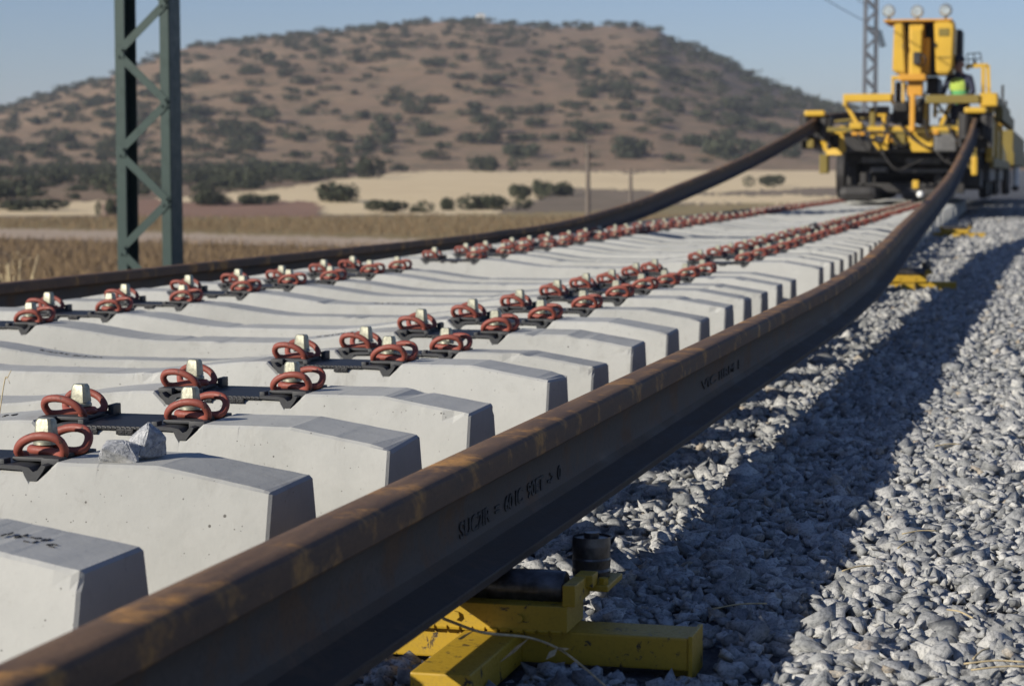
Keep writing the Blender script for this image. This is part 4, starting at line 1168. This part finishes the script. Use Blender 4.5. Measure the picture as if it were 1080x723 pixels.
P1("valve_block", 'grey', (924, 112, 937, 119, 35.5, 0.3), (990, 124, 1002, 132, 35.4, 0.3)); P1("control_box", 'olive', (942, 141, 955, 152, 35.25, 0.2), (1009, 123, 1016, 133, 35.3, 0.3))
P1("bracket", 'orange', (898, 139, 912, 143, 35.2, 0.3), (936, 139, 942, 150, 35.22, 0.2), (984, 137, 990, 142, 35.1, 0.2), (1016, 138, 1026, 146, 35.2, 0.2))
P1("hatch", 'olive', (990, 30, 1001, 38, 34.985, 0.02), (989, 60, 1002, 61, 34.985, 0.02), bev=0); P1("handle", 'dark', (985.5, 45, 987, 50, 34.97, 0.04), (952, 46, 953.2, 52, 35.0, 0.04), bev=0)
c = W(970.5, 205, 34.6)
bm = bmesh.new(); bmesh.ops.create_uvsphere(bm, u_segments=16, v_segments=10, radius=0.055, matrix=Matrix.Translation(c)); add_bar(bm, c, c + Vector((0, 0.5, 0.02)), 0.03, 0.03); part("signal_lamp", bm, 'white', smooth=True)
# right-hand side running back along the track
bm = bmesh.new(); add_box(bm, -1.16, -1.02, 38.5, 47.5, 1.70, 1.92, 0.01); part("side_beam", bm, 'olive')
bm = bmesh.new(); add_prism(bm, [(36.3, 1.1), (36.3, 1.85), (39, 1.75), (47.4, 1.15), (47.4, 0.95)], -1.22, -1.17, axis='x'); part("side_panel", bm, 'yellow')
for y0_, y1_, z1_ in ((36.4, 36.7, 2.0), (39.2, 39.4, 1.8), (42.2, 42.4, 1.8)):
    bm = bmesh.new(); add_box(bm, -1.24, -1.12, y0_, y1_, 0.95, z1_, 0.02); part("side_post", bm, 'yellow')
bm = bmesh.new(); add_box(bm, -1.18, -1.10, 36.6, 47.5, 0.86, 1.02, 0.01); part("side_sill", bm, 'olive')
bm = bmesh.new(); add_box(bm, -3.9, -1.35, 41.0, 47.4, 1.05, 1.42, 0.05); part("power_pack", bm, 'dark')
bm = bmesh.new(); add_bar(bm, (-1.1, 41.0, 1.92), (-1.1, 41.0, 2.4), 0.05, 0.05); part("stanchion", bm, 'dark'); bm = bmesh.new(); add_bar(bm, (-1.1, 43.5, 1.92), (-1.1, 43.5, 2.2), 0.05, 0.05); part("stanchion", bm, 'dark')
# supply wagon behind
wag = empty("supply_wagon", (TC, 49.0, 0.28))
tag(wag, "dirty yellow-brown wagon coupled behind the yellow machine at the picture edge", "wagon")
bm = bmesh.new(); add_box(bm, TC - 1.45, TC + 1.45, 49, 66, 0.95, 1.25, 0.02); part("underframe", bm, 'olive', root=wag)
bm = bmesh.new(); add_box(bm, TC - 1.4, TC + 1.4, 50, 65, 1.252, 1.75, 0.02); part("side_wall", bm, 'olive', root=wag)
for yy in (51, 53, 62, 64):
    for xx in (TC - 1.2, TC + 1.2):
        bm = bmesh.new(); add_cyl(bm, (xx - 0.07, yy, 0.74), (xx + 0.07, yy, 0.74), 0.46, n=24); part("wheel", bm, 'dark', root=wag)
for yy in (54.5, 56.5):
    bm = bmesh.new(); add_box(bm, TC + 1.3, TC + 1.42, yy, yy + 0.7, 0.45, 0.94, 0.02); part("battery_box", bm, 'white', root=wag)

# ------------------------------------------------------------------ worker on the machine
def cloth(name, c): return mat_simple(name, c, 0.85, 0, 0.15, 30, 0.1)
M['navy'] = cloth("navy_work_clothes", (0.018, 0.022, 0.045)); M['skin'] = mat_simple("skin", (0.36, 0.20, 0.14), 0.6, 0, 0.1, 30, 0)
M['vest'] = cloth("green_vest_cloth", (0.10, 0.34, 0.12)); M['vest_band'] = cloth("yellow_green_vest_band", (0.33, 0.44, 0.07)); M['cap'] = cloth("dark_cap_cloth", (0.03, 0.03, 0.04))
hp = W(1013.5, 68, 35.4)
per = empty("person", (hp.x, 35.4, hp.z - 1.60), R(-24))
tag(per, "worker in a green high-visibility vest and dark trousers leaning on the machine's upper beam", "person")
def skin_mesh(nodes, edges, root_i, sub=1):
    me = bpy.data.meshes.new("skin_tmp"); me.from_pydata([n[0] for n in nodes], edges, [])
    o = bpy.data.objects.new("skin_tmp", me); C.objects.link(o)
    o.modifiers.new("s", 'SKIN'); sv = me.skin_vertices[0].data
    for i, n in enumerate(nodes):
        r_ = n[1]; sv[i].radius = (r_, r_) if not isinstance(r_, tuple) else r_
        sv[i].use_root = (i == root_i)
    md = o.modifiers.new("u", 'SUBSURF'); md.levels = sub; md.render_levels = sub
    bpy.context.view_layer.update()
    out = bpy.data.meshes.new_from_object(o.evaluated_get(bpy.context.evaluated_depsgraph_get()))
    bpy.data.objects.remove(o)
    return out
N, E_ = [], []
def nd(p, r, parent=None):
    N.append((p, r)); i = len(N) - 1
    if parent is not None: E_.append((parent, i))
    return i
pel = nd((0, 0, 0.93), (0.16, 0.12)); wa = nd((0, -0.02, 1.10), (0.145, 0.11), pel); ch = nd((0, -0.05, 1.30), (0.17, 0.12), wa); nk = nd((0, -0.06, 1.45), 0.055, ch)
h1 = nd((0, -0.075, 1.53), 0.075, nk); h2 = nd((0, -0.085, 1.61), 0.090, h1); h3 = nd((0, -0.07, 1.68), 0.07, h2)
for s in (-1, 1):
    a = nd((s * 0.10, 0, 0.86), 0.088, pel); b = nd((s * 0.12, -0.03, 0.50), 0.062, a); c_ = nd((s * 0.13, 0.01, 0.10), 0.045, b); nd((s * 0.14, -0.14, 0.045), 0.04, c_)
    sh = nd((s * 0.19, -0.05, 1.38), 0.062, ch); el = nd((s * 0.27, -0.08, 1.13), 0.046, sh); wr = nd((s * 0.20, -0.30, 1.06), 0.034, el); pa = nd((s * 0.19, -0.38, 1.05), 0.036, wr)
    for q in range(4):
        f1 = nd((s * 0.19 + (q - 1.5) * 0.021, -0.43, 1.055), 0.0095, pa); nd((s * 0.19 + (q - 1.5) * 0.022, -0.465 - 0.008 * (q in (1, 2)), 1.035), 0.0085, f1)
    t1 = nd((s * 0.15, -0.38, 1.055), 0.011, wr); nd((s * 0.135, -0.42, 1.045), 0.0095, t1)
bme = skin_mesh(N, E_, pel, 1); bme.name = "body"
for m_ in (M['navy'], M['skin'], M['dark']): bme.materials.append(m_)
for p in bme.polygons:
    p.use_smooth = True
    c_ = p.center
    p.material_index = 1 if (c_.z > 1.46 or (c_.y < -0.31 and 0.95 < c_.z < 1.2)) else (2 if c_.z < 0.10 else 0)
body = bpy.data.objects.new("body", bme); link(body, per)
VN = [((0, 0, 0.90), (0.185, 0.145)), ((0, -0.02, 1.10), (0.172, 0.138)), ((0, -0.05, 1.28), (0.196, 0.148)), ((0, -0.055, 1.41), (0.14, 0.10))]
vme = skin_mesh(VN, [(0, 1), (1, 2), (2, 3)], 0, 1); vme.name = "vest"
vme.materials.append(M['vest']); vme.materials.append(M['vest_band'])
for p in vme.polygons:
    p.use_smooth = True; c_ = p.center
    p.material_index = 1 if (0.04 < abs(c_.x) < 0.15 and c_.z > 1.18) or c_.z < 0.96 else 0
link(bpy.data.objects.new("vest", vme), per)
bm = bmesh.new(); bmesh.ops.create_uvsphere(bm, u_segments=20, v_segments=12, radius=0.102)
for v in bm.verts:
    v.co = Vector((v.co.x, v.co.y * 1.1, max(v.co.z, -0.01))) + Vector((0, -0.075, 1.655))
add_box(bm, -0.07, 0.07, -0.27, -0.165, 1.645, 1.655, 0.003); obj("cap", bm, M['cap'], per, smooth=40)
bm = bmesh.new()
for s in (-1, 1): bmesh.ops.create_uvsphere(bm, u_segments=8, v_segments=6, radius=0.011, matrix=Matrix.Translation((s * 0.032, -0.172, 1.60)))
obj("eyes", bm, M['dark'], per)
bm = bmesh.new(); add_cyl(bm, (0, -0.165, 1.60), (0, -0.192, 1.565), 0.008, 0.016, n=8); add_bar(bm, (-0.025, -0.158, 1.535), (0.025, -0.158, 1.535), 0.008, 0.008)
for s in (-1, 1): add_bar(bm, (s * 0.088, -0.08, 1.62), (s * 0.094, -0.075, 1.56), 0.014, 0.03)
obj("face", bm, M['skin'], per)
